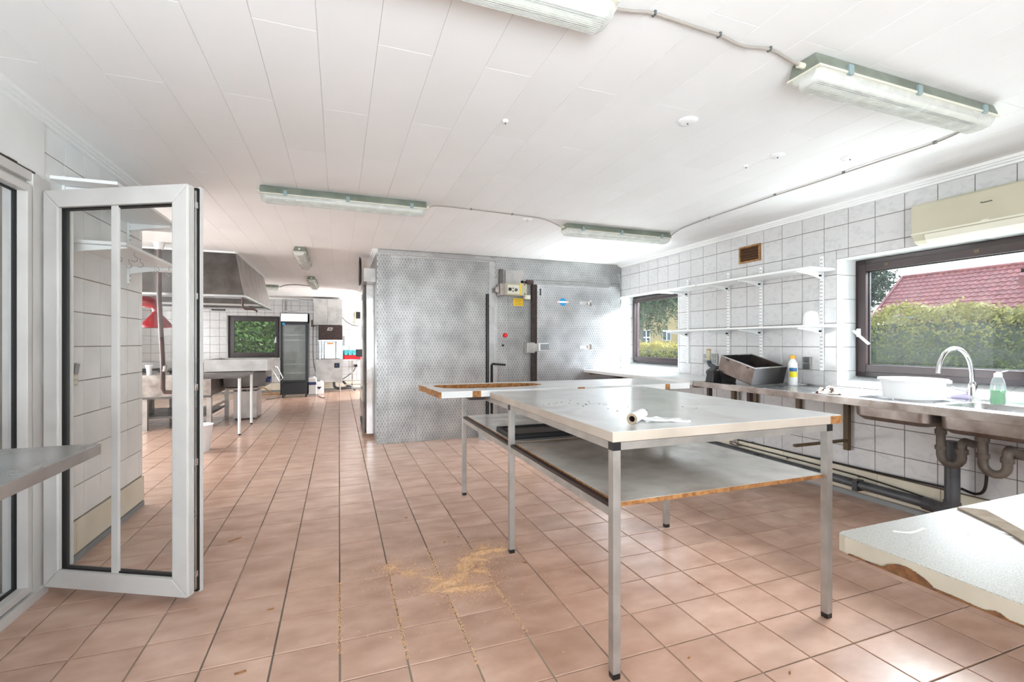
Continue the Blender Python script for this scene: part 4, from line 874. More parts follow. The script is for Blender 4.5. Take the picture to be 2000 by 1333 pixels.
# ================================================================ WORK TABLE
tf = root('work_table', (1.52, 2.6, 0), 'long white work table on six square legs with lower shelves', 'table')
LX = (.965, 2.085); LY = (1.510, 2.625, 3.75); TT = .882
for x in LX:
    for y in LY:
        lg = MB().box((x - .0165, y - .0165, .022), (x + .0165, y + .0165, TT - .03), .002).obj('leg', 'alu', tf)
        MB().box((x - .016, y - .016, 0), (x + .016, y + .016, .024), .004).obj('foot', 'black', lg)
        MB().box((x - .017, y - .017, TT - .032), (x + .017, y + .017, TT - .002), .001).obj('corner_joint', 'black', lg)
for y in LY: MB().box((LX[0] + .0165, y - .0145, TT - .031), (LX[1] - .0165, y + .0145, TT - .002)).obj('cross_rail', 'alu', tf)
for x in LX:
    for y0, y1 in ((LY[0], LY[1]), (LY[1], LY[2])):
        MB().box((x - .0145, y0 + .0165, TT - .031), (x + .0145, y1 - .0165, TT - .002)).obj('side_rail', 'alu', tf)
        MB().box((x - .014, y0 + .0165, .600), (x + .014, y1 - .0165, .632)).obj('shelf_rail', 'alu', tf)
        MB().box((x - .012, y0 + .0165, .632), (x + .012, y1 - .0165, .646)).obj('shelf_strip', 'darkwood', tf)
for y in LY[1:]: MB().box((LX[0] + .0165, y - .012, .606), (LX[1] - .0165, y + .012, .630)).obj('shelf_cross_rail', 'alu', tf)
MB().box((.9495, 1.75, .606), (.9515, 1.83, .630)).obj('joint_plate', 'steel_matt', tf)
b = MB(); b.box((.985, 1.515, .633), (2.068, 2.612, .650)); b.obj('shelf', 'chip', tf); MB().box((.985, 1.5155, .650), (2.068, 2.612, .6515)).obj('shelf_surface', 'shelfboard', bpy.data.objects['shelf'])
b = MB(); b.box((.985, 2.638, .633), (2.068, 3.74, .650)); b2 = b.obj('shelf', 'chip', tf); MB().box((.985, 2.638, .650), (2.068, 3.74, .6515)).obj('shelf_surface', 'shelfboard', b2)
tp = MB().box((.945, 1.490, TT), (2.155, 2.985, .919)).obj('tabletop', 'lam_edge', tf, bevel=.002)
MB().box((.9465, 1.4915, .919), (2.1535, 2.9835, .9205)).obj('tabletop_surface', 'laminate', tp)
MB().box((2.085, 1.4885, TT + .001), (2.1565, 1.491, .9175)).box((2.1545, 1.489, TT + .001), (2.1565, 1.56, .9175)).obj('chipped_corner', 'chip', tp, label='bare brown chipped corner')
# loose worktop with a sink cut-out, lying across the back of the table
lt = root('cut_out_worktop', (1.6, 3.33, .885), 'loose white worktop with a rough sink cut-out lying across table back', 'worktop')
outer = [(.615, 3.045), (2.635, 3.035), (2.585, 3.615), (.575, 3.63), (.58, 3.55), (.60, 3.45), (.59, 3.35), (.612, 3.2)]
hole = [(.70, 3.30), (.78, 3.235), (.95, 3.215), (1.15, 3.215), (1.30, 3.235), (1.45, 3.30), (1.50, 3.38), (1.46, 3.47), (1.35, 3.54), (1.15, 3.565), (.85, 3.57), (.70, 3.565), (.655, 3.50), (.665, 3.38)]
MB().prism(outer, .884, .926, holes=[hole]).obj('board', 'chip', lt)
MB().prism(outer, .926, .9275, holes=[hole]).obj('top_laminate', 'lam_white', lt)
b = MB()
fe = lambda x: 3.045 - .01 * (x - .615) / 2.02
for x0, x1 in ((.63, .84), (.90, 1.63), (1.69, 2.40), (2.445, 2.635)): b.add([(x, fe(x) - d, z) for z in (.885, .926) for x in (x0, x1) for d in (.0, .003)], [(0, 1, 3, 2), (4, 6, 7, 5), (0, 4, 5, 1), (2, 3, 7, 6), (1, 5, 7, 3), (0, 2, 6, 4)])
b.obj('edge_strip', 'lam_white', lt)
MB().box((.84, 3.10, .858), (.95, 3.22, .8835)).obj('underside_block', 'darkwood', lt)
# black oven tray on rear shelf
bt2 = root('black_tray', (1.27, 2.87, .65), 'shallow black tray with rim on rear lower shelf of table', 'tray')
b = MB(); b.box((1.0, 2.70, .6525), (1.53, 3.02, .657)); b.obj('tray_base', 'black', bt2)
b = MB(); ip = [(1.03, 2.73), (1.50, 2.73), (1.50, 2.99), (1.03, 2.99)]; b.prism([(1.0, 2.70), (1.53, 2.70), (1.53, 3.02), (1.0, 3.02)], .657, .683, holes=[ip]); b.obj('tray_rim', 'rubber', bt2, bevel=.004)
MB().box((1.03, 2.73, .657), (1.50, 2.99, .674), .004).obj('tray_insert', 'black', bt2)
# roll of bags
rl = root('bag_roll', (1.14, 1.63, .92), 'white roll of plastic bags on the near end of table', 'roll')
pa = Vector((1.108, 1.607, .9425)); pb = Vector((1.235, 1.712, .9425)); dd = (pb - pa).normalized(); rq = dd.to_track_quat('Z', 'Y').to_matrix(); Ln = (pb - pa).length
MB().lathe(pa, [(.022, 0), (.022, Ln), (.012, Ln), (.012, 0)], 24, rot=rq, cap0=False, cap1=False).add([], []).obj('film_roll', 'white', rl, smooth=True)
b = MB(); n = 24; rqv = [rq @ Vector((math.cos(2 * PI * k / n), math.sin(2 * PI * k / n), 0)) for k in range(n)]
b.add([pa - dd * .0005 + v * .0215 for v in rqv] + [pa - dd * .0005 + v * .0125 for v in rqv], [(k, (k + 1) % n, n + (k + 1) % n, n + k) for k in range(n)]); b.obj('roll_end', 'cardboard', rl)
MB().lathe(pa + dd * .004, [(.0118, 0), (.0118, Ln - .01)], 20, rot=rq, cap0=False, cap1=False).obj('core', 'darkwood', rl)
# unrolled bag
b = MB(); n = 22; m_ = 14; vs = []
for i in range(n + 1):
    for j in range(m_ + 1):
        u, v = i / n, j / m_
        x = 1.185 + .03 * v + u * (.175 - .03 * v); y = 1.615 + v * .075 - u * .06 + .012 * math.sin(5 * v + u * 3)
        z = .9215 + .012 * (1 - u) * v + .005 * max(0, math.sin(18 * v + 6 * u)) * (.4 + u) + .004 * max(0, math.sin(13 * u + 9 * v))
        vs.append((x, y, z))
b.add(vs, [(i * (m_ + 1) + j, (i + 1) * (m_ + 1) + j, (i + 1) * (m_ + 1) + j + 1, i * (m_ + 1) + j + 1) for i in range(n) for j in range(m_)]); b.obj('loose_bag', 'film', rl, smooth=True)
# crumbs and scraps on the table
b = MB()
for i in range(26):
    x, y = random.choice([(1.28, 2.25), (1.30, 2.2), (1.62, 1.95), (1.1, 2.3), (1.35, 2.0)]); x += random.gauss(0, .06); y += random.gauss(0, .06)
    b.obox((x, y, .9215), (random.uniform(.002, .010), random.uniform(.002, .005), .0016), random.uniform(0, 3))
b.obj('table_debris', 'darkwood', None, 'tiny dark crumbs scattered on the white tabletop', 'crumbs', kind='stuff')

# ---- near right table
nt_ = root('chipped_table', (1.7, .3, 0), 'scratched white table with chipped edge in the near right corner', 'table')
tpz = .80
outl = [(1.103, .755), (1.106, .77), (1.12, .779), (2.45, .79), (2.45, -.15), (1.10, -.15)]
t2 = MB().prism(outl, tpz - .038, tpz - .0015).obj('tabletop', 'lam_edge_shade', nt_)
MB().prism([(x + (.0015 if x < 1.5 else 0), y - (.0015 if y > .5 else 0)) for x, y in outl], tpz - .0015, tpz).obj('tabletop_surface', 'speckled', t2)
b = MB(); random.seed(3)
ck = lambda y: .0015 + .0025 * abs(math.sin(31 * y)) * abs(math.sin(11 * y + 1)) + (.020 * max(0, math.sin((.672 - y) / .09 * PI)) ** .7 if .582 < y < .672 else 0) + (.006 * max(0, math.sin((.50 - y) / .03 * PI)) if .47 < y < .50 else 0)
ys = [.745 - k * .004 for k in range(220)]
for k in range(219):
    y0, y1 = ys[k], ys[k + 1]; a0, a1 = ck(y0) + random.uniform(0, .0012), ck(y1) + random.uniform(0, .0012)
    b.add([(1.0992, y0, tpz - .0385), (1.0992, y1, tpz - .0385), (1.0992, y1, tpz - .038 + a1), (1.0992, y0, tpz - .038 + a0), (1.106, y0, tpz - .0385), (1.106, y1, tpz - .0385), (1.106, y1, tpz - .038 + a1), (1.106, y0, tpz - .038 + a0)], [(0, 1, 2, 3), (3, 2, 6, 7), (0, 4, 5, 1)])
b.obj('chipped_edge', 'chip_dark', t2, label='broken edge band showing brown chipboard')
for x, y in ((1.6, .25), (2.35, .25), (1.6, -.05), (2.35, -.05)): MB().box((x - .02, y - .02, 0), (x + .02, y + .02, tpz - .038)).obj('leg', 'alu', nt_)
bs_ = MB(); bs_.prism([(1.570, .775), (1.605, .750), (1.618, .735), (1.520, .62), (1.44, .52), (1.38, .52), (1.44, .59), (1.50, .66)], tpz + .001, tpz + .005)
bs_.obj('board_offcut', 'card', None, 'torn strip of brown board on the chipped table', 'offcut')
# white scrape marks on that table: thin raised filler streaks
b = MB()
def streak(pts, w):
    P = smoothpts([(x, y, tpz + .0006) for x, y in pts], 5)
    for i in range(len(P) - 1): b.bar(P[i], P[i + 1], w, .0008)
streak([(1.38, .66), (1.43, .64), (1.49, .60), (1.56, .575)], .005); streak([(1.475, .66), (1.48, .61), (1.47, .56)], .011); streak([(1.24, .735), (1.27, .715), (1.33, .72)], .006)
streak([(1.60, .56), (1.57, .50), (1.54, .44)], .006); streak([(1.56, .63), (1.62, .52), (1.60, .42)], .005)
b.obj('filler_streak', 'white', nt_, kind='stuff')
# ---- left steel table
ls = root('steel_side_table', (-1.1, 1.3, 0), 'stained steel table edge jutting in from the left', 'table')
MB().box((-1.405, .3, .892), (-.780, 2.03, .900), .002).obj('tabletop', 'steel', ls)
MB().box((-.786, .3, .862), (-.778, 2.03, .899), .002).box((-1.405, 2.022, .862), (-.780, 2.030, .899), .002).obj('turned_edge', 'steel_matt', ls)
for y in (.45, 1.0): MB().box((-1.39, y, 0), (-1.35, y + .04, .892)).box((-.86, y - .1, 0), (-.82, y - .06, .892)).obj('leg', 'steel_matt', ls)
b = MB()
for k in range(6):
    y = 1.62 - k * .02; P = smoothpts([(-1.15 + .02 * k, y - .1, .9005), (-1.08, y, .9005), (-.98 - .01 * k, y + .03, .9005), (-.93, y + .1 + .01 * k, .9005)], 4)
    for i in range(len(P) - 1): b.bar(P[i], P[i + 1], .012 * (1 - .1 * k), .0006)
b.obj('dirt_smear', 'greypipe', ls, kind='stuff')

# ================================================================ LEFT WALL FITTINGS
lsx = root('left_wall_shelving', (-1.41, 3.7, 1.6), 'white bracket shelving with hooks seen through the glass door', 'shelves')
for y in (3.255, 4.093):
    up = MB().box((XL + .004, y - .014, 1.670 if y < 4 else 1.672), (XL + .018, y + .014, 2.16), .003).obj('upright', 'white_enamel', lsx)
    b = MB()
    for k in range(14):
        z = 1.69 + k * .032
        for s in (-1, 1): b.box((XL + .0175, y + s * .006 - .002, z), (XL + .0185, y + s * .006 + .002, z + .014))
    b.obj('slot_row', 'slot', up)
    for z, tipx in ((1.795, -1.13), (2.105, -1.16)):
        MB().prism([(XL + .018, z), (tipx, z), (tipx, z - .010), (XL + .10, z - .035), (XL + .018, z - .052)], y - .006, y + .006, ax=lambda x, yy, zz: (x, zz, yy)).obj('bracket', 'white_enamel', lsx)
MB().box((XL + .004, 3.215, 1.796), (-1.118, 4.34, 1.814), .002).obj('shelf_board', 'white_enamel', lsx)
MB().box((XL + .004, 3.13, 2.108), (-1.128, 4.34, 2.126), .002).obj('shelf_board', 'white_enamel', lsx)
for i, (x, y) in enumerate([(-1.20, 3.30), (-1.15, 3.42), (-1.24, 3.46), (-1.2, 3.66), (-1.28, 3.72), (-1.18, 3.88), (-1.22, 3.98), (-1.15, 4.02), (-1.16, 4.20), (-1.22, 4.22)]):
    o = MB().tube([(x, y, 1.796), (x, y, 1.772), (x + .006, y - .004, 1.764)] + [(x + .016 * math.cos(a), y, 1.752 + .016 * math.sin(a)) for a in [R(60 - 24 * q) for q in range(10)]], .0022, 6).obj('cup_hook', 'steel', lsx, smooth=True)
# sockets
for (ya, yb, lb) in ((3.292, 3.352, 'switch and socket pair on tiles, the one showing fully through the glass'), (3.165, 3.225, 'switch and socket pair half hidden by the door stile')):
    rt = root('wall_socket', (XL, (ya + yb) / 2, 1.07), lb, 'socket', 'sockets on the left wall')
    MB().box((XL + .004, ya, 1.008), (XL + .03, yb, 1.138), .003).obj('socket_box', 'ivory', rt)
    MB().obox((XL + .036, (ya + yb) / 2, 1.103), (.006, yb - ya - .012, .058), Matrix.Rotation(R(8), 3, 'Y'), .002).obj('rocker', 'grey', rt)
    MB().box((XL + .029, ya + .008, 1.018), (XL + .033, yb - .012, 1.066), .001).obj('socket_face', 'ivory2', rt)
    b = MB()
    for dy in (-.010, .010): b.lathe((XL + .0335, (ya + yb) / 2 - .002 + dy, 1.042), [(.0035, 0), (.003, .0008)], 8, rot=Matrix.Rotation(R(90), 3, 'Y'))
    b.obj('pin_hole', 'ink', rt)

# ================================================================ FAR ROOM
fr = root('glass_door_fridge', (-.93, 11.9, 0), 'tall black upright fridge with glass door and lit header', 'fridge')
FY = 11.70; FX0, FX1 = -1.245, -.665
MB().box((FX0, FY + .05, .07), (FX0 + .03, FY + .55, 1.93)).box((FX1 - .03, FY + .05, .07), (FX1, FY + .55, 1.93)).box((FX0, FY + .05, 1.70), (FX1, FY + .55, 1.93)).box((FX0, FY + .05, .07), (FX1, FY + .55, .34)).obj('cabinet', 'black', fr)
MB().box((FX0 + .03, FY + .50, .34), (FX1 - .03, FY + .54, 1.70)).box((FX0 + .03, FY + .08, .34), (FX0 + .04, FY + .5, 1.7)).box((FX1 - .04, FY + .08, .34), (FX1 - .03, FY + .5, 1.7)).obj('lining', 'fridgein', fr)
MB().box((FX0 + .012, FY + .03, 1.735), (FX1 - .012, FY + .052, 1.915), .003).obj('header_sign', 'white', fr)
MB().box((FX0 + .05, FY - .002, 1.655), (FX0 + .10, FY + .004, 1.70)).obj('badge', 'blue', fr)
b = MB(); b.prism([(FX0 + .005, .36), (FX1 - .005, .36), (FX1 - .005, 1.71), (FX0 + .005, 1.71)], FY, FY + .045, holes=[[(FX0 + .055, .40), (FX1 - .055, .40), (FX1 - .055, 1.665), (FX0 + .055, 1.665)]], ax=lambda x, y, z: (x, z, y)); dd_ = b.obj('door', 'black', fr)
MB().box((FX0 + .055, FY + .018, .40), (FX1 - .055, FY + .024, 1.665)).obj('glass', 'fridgeglass', dd_)
MB().box((FX0 + .012, FY + .035, .09), (FX1 - .012, FY + .052, .335)).obj('kick_panel', 'black', fr)
for z in (.55, .75, 1.30, 1.42):
    b = MB(); b.box((FX0 + .04, FY + .09, z), (FX1 - .04, FY + .10, z + .02)); [b.box((FX0 + .06 + k * .042, FY + .09, z), (FX0 + .064 + k * .042, FY + .48, z + .004)) for k in range(12)]; b.obj('wire_shelf', 'white', fr)
MB().lathe((-.94, FY + .495, 1.57), [(.055, 0), (.05, .02), (.02, .03)], 20, rot=Matrix.Rotation(R(90), 3, 'X')).obj('fan_cover', 'grey', fr)
for x in (FX0 + .05, FX1 - .05):
    for y in (FY + .1, FY + .5): MB().tube([(x - .012, y, .035), (x + .012, y, .035)], .035, 12).obj('caster', 'rubber', fr)
ld = root('wall_rack', (-1.0, 13.2, 2.1), 'steel ladder-like rack on the wall above the fridge', 'rack')
b = MB(); [b.bar((x, 13.22, 1.90), (x, 13.22, 2.36), .02, .04) for x in (-1.32, -.60)]; sep(b, 'side_bar', 'steel_matt', ld)
b = MB(); [b.bar((-1.34, 13.20, z), (-.58, 13.20, z), .02, .03) for z in (2.33, 2.05)]; sep(b, 'rung', 'steel', ld)
dw = root('hood_dishwasher', (-.25, 12.7, 0), 'stainless hood-type dishwasher with dark bonnet under steel duct panel', 'dishwasher')
DY = 12.62
MB().box((-.55, DY, .26), (.08, DY + .6, .84), .006).obj('base_cabinet', 'steel_matt', dw)
MB().box((-.46, DY + .02, .84), (-.42, DY + .6, 1.30)).box((.03, DY + .02, .84), (.08, DY + .6, 1.30)).box((-.42, DY + .5, .84), (.03, DY + .6, 1.30)).obj('frame_post', 'steel', dw)
MB().box((-.34, DY + .01, .85), (-.08, DY + .04, 1.27), .004).obj('wash_door', 'steel', dw)
MB().box((-.35, DY - .005, .84), (-.335, DY + .03, 1.28)).box((-.085, DY - .005, .84), (-.07, DY + .03, 1.28)).obj('door_guide', 'steel_dark', dw)
MB().box((-.28, DY + .002, 1.215), (-.13, DY + .008, 1.25)).obj('amber_glint', 'orangeglow', dw)  # painted glint: an amber strip in front of the wash door
MB().box((-.48, DY - .02, 1.31), (.08, DY + .58, 1.68), .008).obj('bonnet', 'darkwood', dw)
MB().box((-.49, DY - .06, 1.29), (.09, DY - .03, 1.32), .003).obj('bonnet_handle', 'chrome', dw)
MB().box((-.11, DY - .012, .62), (.015, DY + .002, .74), .002).obj('control_panel', 'ink', dw)
MB().box((-.085, DY - .0135, .66), (-.03, DY - .0115, .70)).box((-.01, DY - .0135, .69), (.005, DY - .0115, .71)).obj('display', 'navy', dw)
b = MB(); so_ = lambda x, z: (-.21 + x + z * .35, 1.595 + z)
b.prism([so_(-.06, -.038), so_(.055, -.038), so_(.055, .038), so_(-.06, .038)], DY - .024, DY - .0205, holes=[[so_(-.03, -.018), so_(.032, -.018), so_(.032, .018), so_(-.03, .018)]], ax=lambda x, y, z: (x, z, y)); b.prism([so_(-.008, -.018), so_(.006, -.018), so_(.006, .018), so_(-.008, .018)], DY - .024, DY - .0205, ax=lambda x, y, z: (x, z, y)); b.obj('badge', 'alu', dw)
for x in (-.50, .03):
    for y in (DY + .06, DY + .54): MB().tube([(x, y, 0), (x, y, .26)], .018, 8).obj('foot', 'steel', dw)
MB().tube(smoothpts([(-.12, DY + .3, .28), (-.10, DY + .25, .12), (.02, DY + .2, .08), (.25, DY + .15, .10), (.40, DY + .2, .04)], 5), .035, 10).tube(smoothpts([(.1, DY + .3, .25), (.2, DY + .2, .15), (.33, DY + .18, .09)], 4), .03, 10).obj('drain_hose', 'greypipe', dw, smooth=True)
dp = root('steel_duct', (-.25, 12.9, 1.74), 'tall plain stainless duct box on the wall above the dishwasher', 'duct')
sep(MB().box((-.60, 12.72, 1.70), (-.27, 13.25, 2.36), .003).box((-.268, 12.72, 1.70), (.075, 13.25, 2.36), .003), 'duct_panel', 'steel_matt', dp)
ct = root('dish_rack_table', (.42, 12.6, 0), 'narrow steel side table next to dishwasher', 'table')
MB().box((.10, 12.62, .80), (.9, 13.2, .83)).obj('tabletop', 'steel', ct); MB().box((.30, 12.75, .3), (.34, 12.79, .80)).box((.14, 12.75, .16), (.9, 12.79, .19)).obj('leg', 'steel_matt', ct); MB().box((.30, 12.75, 0), (.33, 12.78, .3)).box((.82, 12.75, 0), (.85, 12.78, .8)).obj('leg', 'steel_matt', ct)
for nm, z, mt, lb, hh in (('dish_crate', .83, 'redp', 'bright red dish crate on the table by the dishwasher', .10), ('dish_crate', .932, 'cyan', 'turquoise dish crate stacked on the red one', .125)):
    cc = root(nm, (.35, 12.9, z), lb, 'crate', 'stacked dish crates')
    b = MB(); x0, x1, y0, y1 = .11, .62, 12.64, 13.12
    b.box((x0, y0, z), (x1, y1, z + .008)); b.obj('crate_base', mt, cc)
    b = MB(); [b.box(p, q) for p, q in (((x0, y0, z), (x1, y0 + .012, z + (hh * .5 if mt == 'cyan' else hh))), ((x0, y1 - .012, z), (x1, y1, z + hh)), ((x0, y0, z), (x0 + .012, y1, z + hh)), ((x1 - .012, y0, z), (x1, y1, z + hh)))]
    if mt == 'cyan': b.box((x0, y0, z + hh - .018), (x1, y0 + .012, z + hh)); [b.box((x0 + k * .1, y0, z), (x0 + k * .1 + .02, y0 + .012, z + hh)) for k in range(6)]
    b.obj('crate_wall', mt, cc)
MB().box((.135, 12.68, 1.18), (.30, 13.24, 1.42), .004).obj('paper_dispenser', 'white', None, 'small white dispenser on the wall right of the dishwasher', 'dispenser')
for (x, y, h, lb, lid) in ((-.60, 12.05, .42, 'white canister with blue band right behind the fridge', 'navy'), (-.45, 12.35, .30, 'white canister with black hazard mark under the dishwasher', 'ink')):
    cn = root('chemical_canister', (x, y, 0), lb, 'canister', 'chemical canisters by the dishwasher')
    MB().box((x - .10, y - .10, .0), (x + .10, y + .10, h), .02).obj('canister_body', 'white', cn)
    if lid == 'navy': MB().box((x - .101, y - .102, h * .62), (x + .101, y - .099, h * .78)).obj('band', 'navy', cn); MB().box((x - .101, y - .102, .02), (x + .101, y - .0985, h * .1)).obj('lower_band', 'grey', cn)
    else: MB().prism([(x - .06, h * .62), (x, h * .40), (x + .06, h * .62)], y - .104, y - .099, ax=lambda a, c, d: (a, d, c)).obj('hazard_mark', 'ink', cn)
    MB().lathe((x + .04, y, h), [(.03, 0), (.03, .03)], 14).obj('cap', 'white', cn)
cable('floor_hose', [(-1.25, 12.6, .05), (-1.6, 12.4, .03), (-1.9, 12.7, .05), (-1.75, 12.9, .15), (-1.5, 12.5, .04), (-1.3, 12.3, .03)], .014, 'wood', 'tangled tan hose on floor left of the fridge', cat='hose')
cable('floor_cable', [(-1.5, 11.5, .012), (-1.35, 11.62, .012), (-1.25, 11.72, .02)], .007, 'blackcable', 'thin dark cable on floor at the fridge foot')
cable('floor_cable', [(-.5, 12.1, .02), (-.42, 11.7, .012), (-.36, 11.4, .012), (-.3, 11.35, .02)], .008, 'blackcable', 'short dark cable end on floor in front of canisters')
cable('dishwasher_cable', [(-.62, 13.22, 2.3), (-.63, 13.2, 1.7), (-.62, 13.1, .8), (-.5, 12.9, .35), (-.45, 12.8, .28)], .010, 'brownpipe', 'brown cable hanging down between fridge and dishwasher')
MB().box((-.68, 13.18, 1.66), (-.61, 13.25, 1.84), .01).obj('isolator_switch', 'brownpipe', None, 'brown isolator switch on the cable beside steel duct', 'switch')
cable('dishwasher_cable', [(.42, 13.2, .62), (.36, 13.1, .50), (.2, 12.9, .38), (.06, 12.8, .30)], .012, 'blackcable', 'black cable from wall socket down to the dishwasher drain')
MB().box((.39, 13.22, .60), (.46, 13.285, .67), .004).obj('wall_outlet', 'ink', None, 'small black outlet on tiles right of the dishwasher', 'outlet')
cable('dishwasher_cable', [(.08, 13.2, 1.92), (.2, 13.22, 1.80), (.35, 13.2, 1.72), (.5, 13.2, 1.70)], .008, 'blackcable', 'thin cable curving across wall right of the steel duct')
v2 = root('wall_vent', (.44, 13.27, 1.98), 'small dark vent with yellow strip high on far wall', 'vent'); MB().box((.40, 13.265, 1.90), (.54, 13.284, 2.08)).obj('vent_plate', 'ink', v2); MB().box((.40, 13.26, 1.70), (.425, 13.268, 2.08)).obj('strip', 'yellowrag', v2)
v3 = MB().box((-2.92, 13.262, 2.04), (-2.62, 13.284, 2.13)).obj('wall_vent', 'ink', None, 'dark vent slot above far window, left of extractor tap', 'vent')
# passage wall bits
MB().box((.41, 8.9, 1.02), (.449, 9.05, 1.2), .003).obj('door_switch', 'dgrey', None, 'grey switch on passage wall past the polished door', 'switch')

# ---- extractor hood
hd = root('extractor_hood', (-2.4, 8.0, 1.85), 'big dull steel extractor hood hanging over the stove', 'extractor hood')
top = [(-3.4, 6.85), (-1.24, 6.85), (-1.24, 9.22), (-3.4, 9.22)]; bot = [(-3.6, 6.68), (-1.12, 6.68), (-1.12, 9.15), (-3.6, 9.15)]; zt, zb_ = H - .02, 1.845
def quadpanel(nm, a, b_, c, d, th, mat='steel_dark'):
    a, b_, c, d = map(Vector, (a, b_, c, d)); n = (b_ - a).cross(d - a).normalized() * th
    return MB().add([a, b_, c, d, a + n, b_ + n, c + n, d + n], [(0, 1, 2, 3), (7, 6, 5, 4), (0, 4, 5, 1), (1, 5, 6, 2), (2, 6, 7, 3), (3, 7, 4, 0)]).obj(nm, mat, hd)
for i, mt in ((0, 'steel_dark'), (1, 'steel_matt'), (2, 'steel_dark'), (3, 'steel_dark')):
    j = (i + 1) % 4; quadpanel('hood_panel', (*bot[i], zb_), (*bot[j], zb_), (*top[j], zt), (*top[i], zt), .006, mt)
for i in range(4):
    j = (i + 1) % 4; MB().bar((*bot[i], zb_ - .012), (*bot[j], zb_ - .012), .04, .025).obj('gutter_rim', 'steel', hd)
    MB().bar((*top[i], zt + .01), (*top[j], zt + .01), .05, .02).obj('ceiling_trim', 'trim', hd)
for y in (7.2, 8.6): MB().bar((-3.55, y, 1.86), (-1.15, y, 1.86), .03, .03).obj('inner_rail', 'steel_matt', hd)
gt = root('gas_tap', (-1.15, 6.7, 1.75), 'brass water tap on bent pipe under the hood corner', 'tap')
MB().tube([(-1.14, 6.72, 1.83), (-1.14, 6.72, 1.70), (-1.11, 6.72, 1.675), (-1.02, 6.72, 1.675), (-.985, 6.72, 1.66), (-.98, 6.72, 1.64)], .012, 8).tube([(-1.05, 6.72, 1.68), (-1.05, 6.72, 1.71)], .006, 6).box((-1.075, 6.715, 1.71), (-1.025, 6.73, 1.717)).obj('tap_body', 'rust', gt, smooth=True)
ht = root('pot_filler_pipe', (-1.6, 6.2, 1.0), 'brown jointed pipe hanging from ceiling behind the glass door', 'pipe')
MB().tube([(-1.95, 6.5, H - .01), (-1.95, 6.5, 1.75), (-1.90, 6.45, 1.0), (-1.90, 6.45, .72), (-1.88, 6.45, .68), (-1.80, 6.45, .68)], .024, 10).obj('pipe', 'rust', ht, smooth=True)
MB().lathe((-1.95, 6.5, H - .08), [(.04, 0), (.06, .078)], 14).obj('ceiling_flange', 'white', ht)
MB().tube([(-1.88, 6.45, .98), (-1.86, 6.40, .96), (-1.86, 6.38, .92)], .022, 8).obj('knee_joint', 'steel_dirty', ht, smooth=True)
hl = root('red_heat_lamp', (-2.5, 7.8, 1.5), 'red enamel heat lamp hanging under the extractor hood', 'lamp')
MB().lathe((-2.40, 7.9, 1.46), [(.185, 0), (.175, .05), (.12, .12), (.06, .19), (.05, .24), (.07, .28)], 24, cap0=False).obj('shade', 'red', hl, smooth=True)
MB().tube([(-2.68, 7.9, 1.86), (-2.56, 7.9, 1.84), (-2.42, 7.9, 1.80), (-2.40, 7.9, 1.73)], [.06, .085, .085, .06], 14).obj('motor_housing', 'red', hl, smooth=True)
MB().bar((-2.55, 7.9, 1.80), (-2.55, 7.9, 2.40), .03, .03).obj('mount', 'ink', hl)
for x, y, z, lb in ((-2.75, 7.5, 1.62, 'pale yellow glove draped left of red lamp'), (-1.98, 7.4, 1.62, 'pale yellow glove hanging from a tap right of red lamp')):
    MB().tube([(x, y, z + .13), (x - .01, y, z + .04), (x - .03, y, z - .07)], [.012, .028, .014], 8).obj('rubber_glove', 'yellowrag', None, lb, 'glove', 'gloves by the red lamp', smooth=True)
    MB().tube([(x, y, z + .12), (x + .02, y, z + .17), (x, y, z + .24)], .010, 6).obj('wall_hook', 'ink', None, 'dark hook holding the ' + ('left' if x < -2.5 else 'right') + ' pale yellow glove', 'hook')
# ---- stove
st = root('gas_stove', (-2.6, 7.6, 0), 'large steel gas stove with black burners seen behind the glass door', 'stove')
MB().box((-3.6, 7.98, .47), (-1.76, 9.22, .79), .006).obj('stove_body', 'steel_dirty', st)
MB().box((-3.58, 9.14, .79), (-1.76, 9.20, .93), .004).obj('splashback', 'steel_dark', st)
for x in (-3.3, -2.8, -2.3):
    for y in (8.25, 8.75):
        b = MB(); b.tube([(x + .09 * math.cos(a), y + .09 * math.sin(a), .825) for a in [2 * PI * i / 12 for i in range(12)]], .010, 6, closed=True); [b.bar((x - .19 * math.cos(a), y - .19 * math.sin(a), .835), (x + .19 * math.cos(a), y + .19 * math.sin(a), .835), .018, .03) for a in (R(0), R(45), R(90), R(135))]; b.lathe((x, y, .79), [(.06, 0), (.05, .025)], 14); b.obj('burner', 'black', st)
MB().box((-3.6, 7.93, .455), (-1.76, 7.99, .48)).obj('front_rail', 'steel_dark', st)
for (x, y) in ((-3.5, 8.03), (-2.574, 8.03), (-1.79, 8.02), (-1.79, 9.17), (-2.574, 9.17), (-3.5, 9.17)): MB().box((x - .03, y - .03, 0), (x + .03, y + .03, .47)).obj('leg', 'steel_matt', st)
MB().box((-3.5, 8.06, .16), (-1.82, 9.14, .19)).obj('lower_shelf', 'steel_dark', st)
MB().bar((-1.79, 8.05, .28), (-1.79, 9.14, .28), .03, .03).obj('side_rail', 'steel', st)
MB().lathe((-2.75, 8.45, .192), [(.14, 0), (.15, .02), (.15, .22), (.16, .225), (.145, .225)], 20, cap1=False).obj('stored_pot', 'steel_dirty', None, 'dull steel pot standing on the lower shelf of the stove', 'pot', smooth=True)
pl = MB().lathe((-2.55, 8.10, .791), [(.02, .0), (.03, 0), (.034, .08), (.05, .14)], 14, cap1=False).obj('white_jug', 'white', None, 'little white jug standing on the stove burners', 'jug', smooth=True)
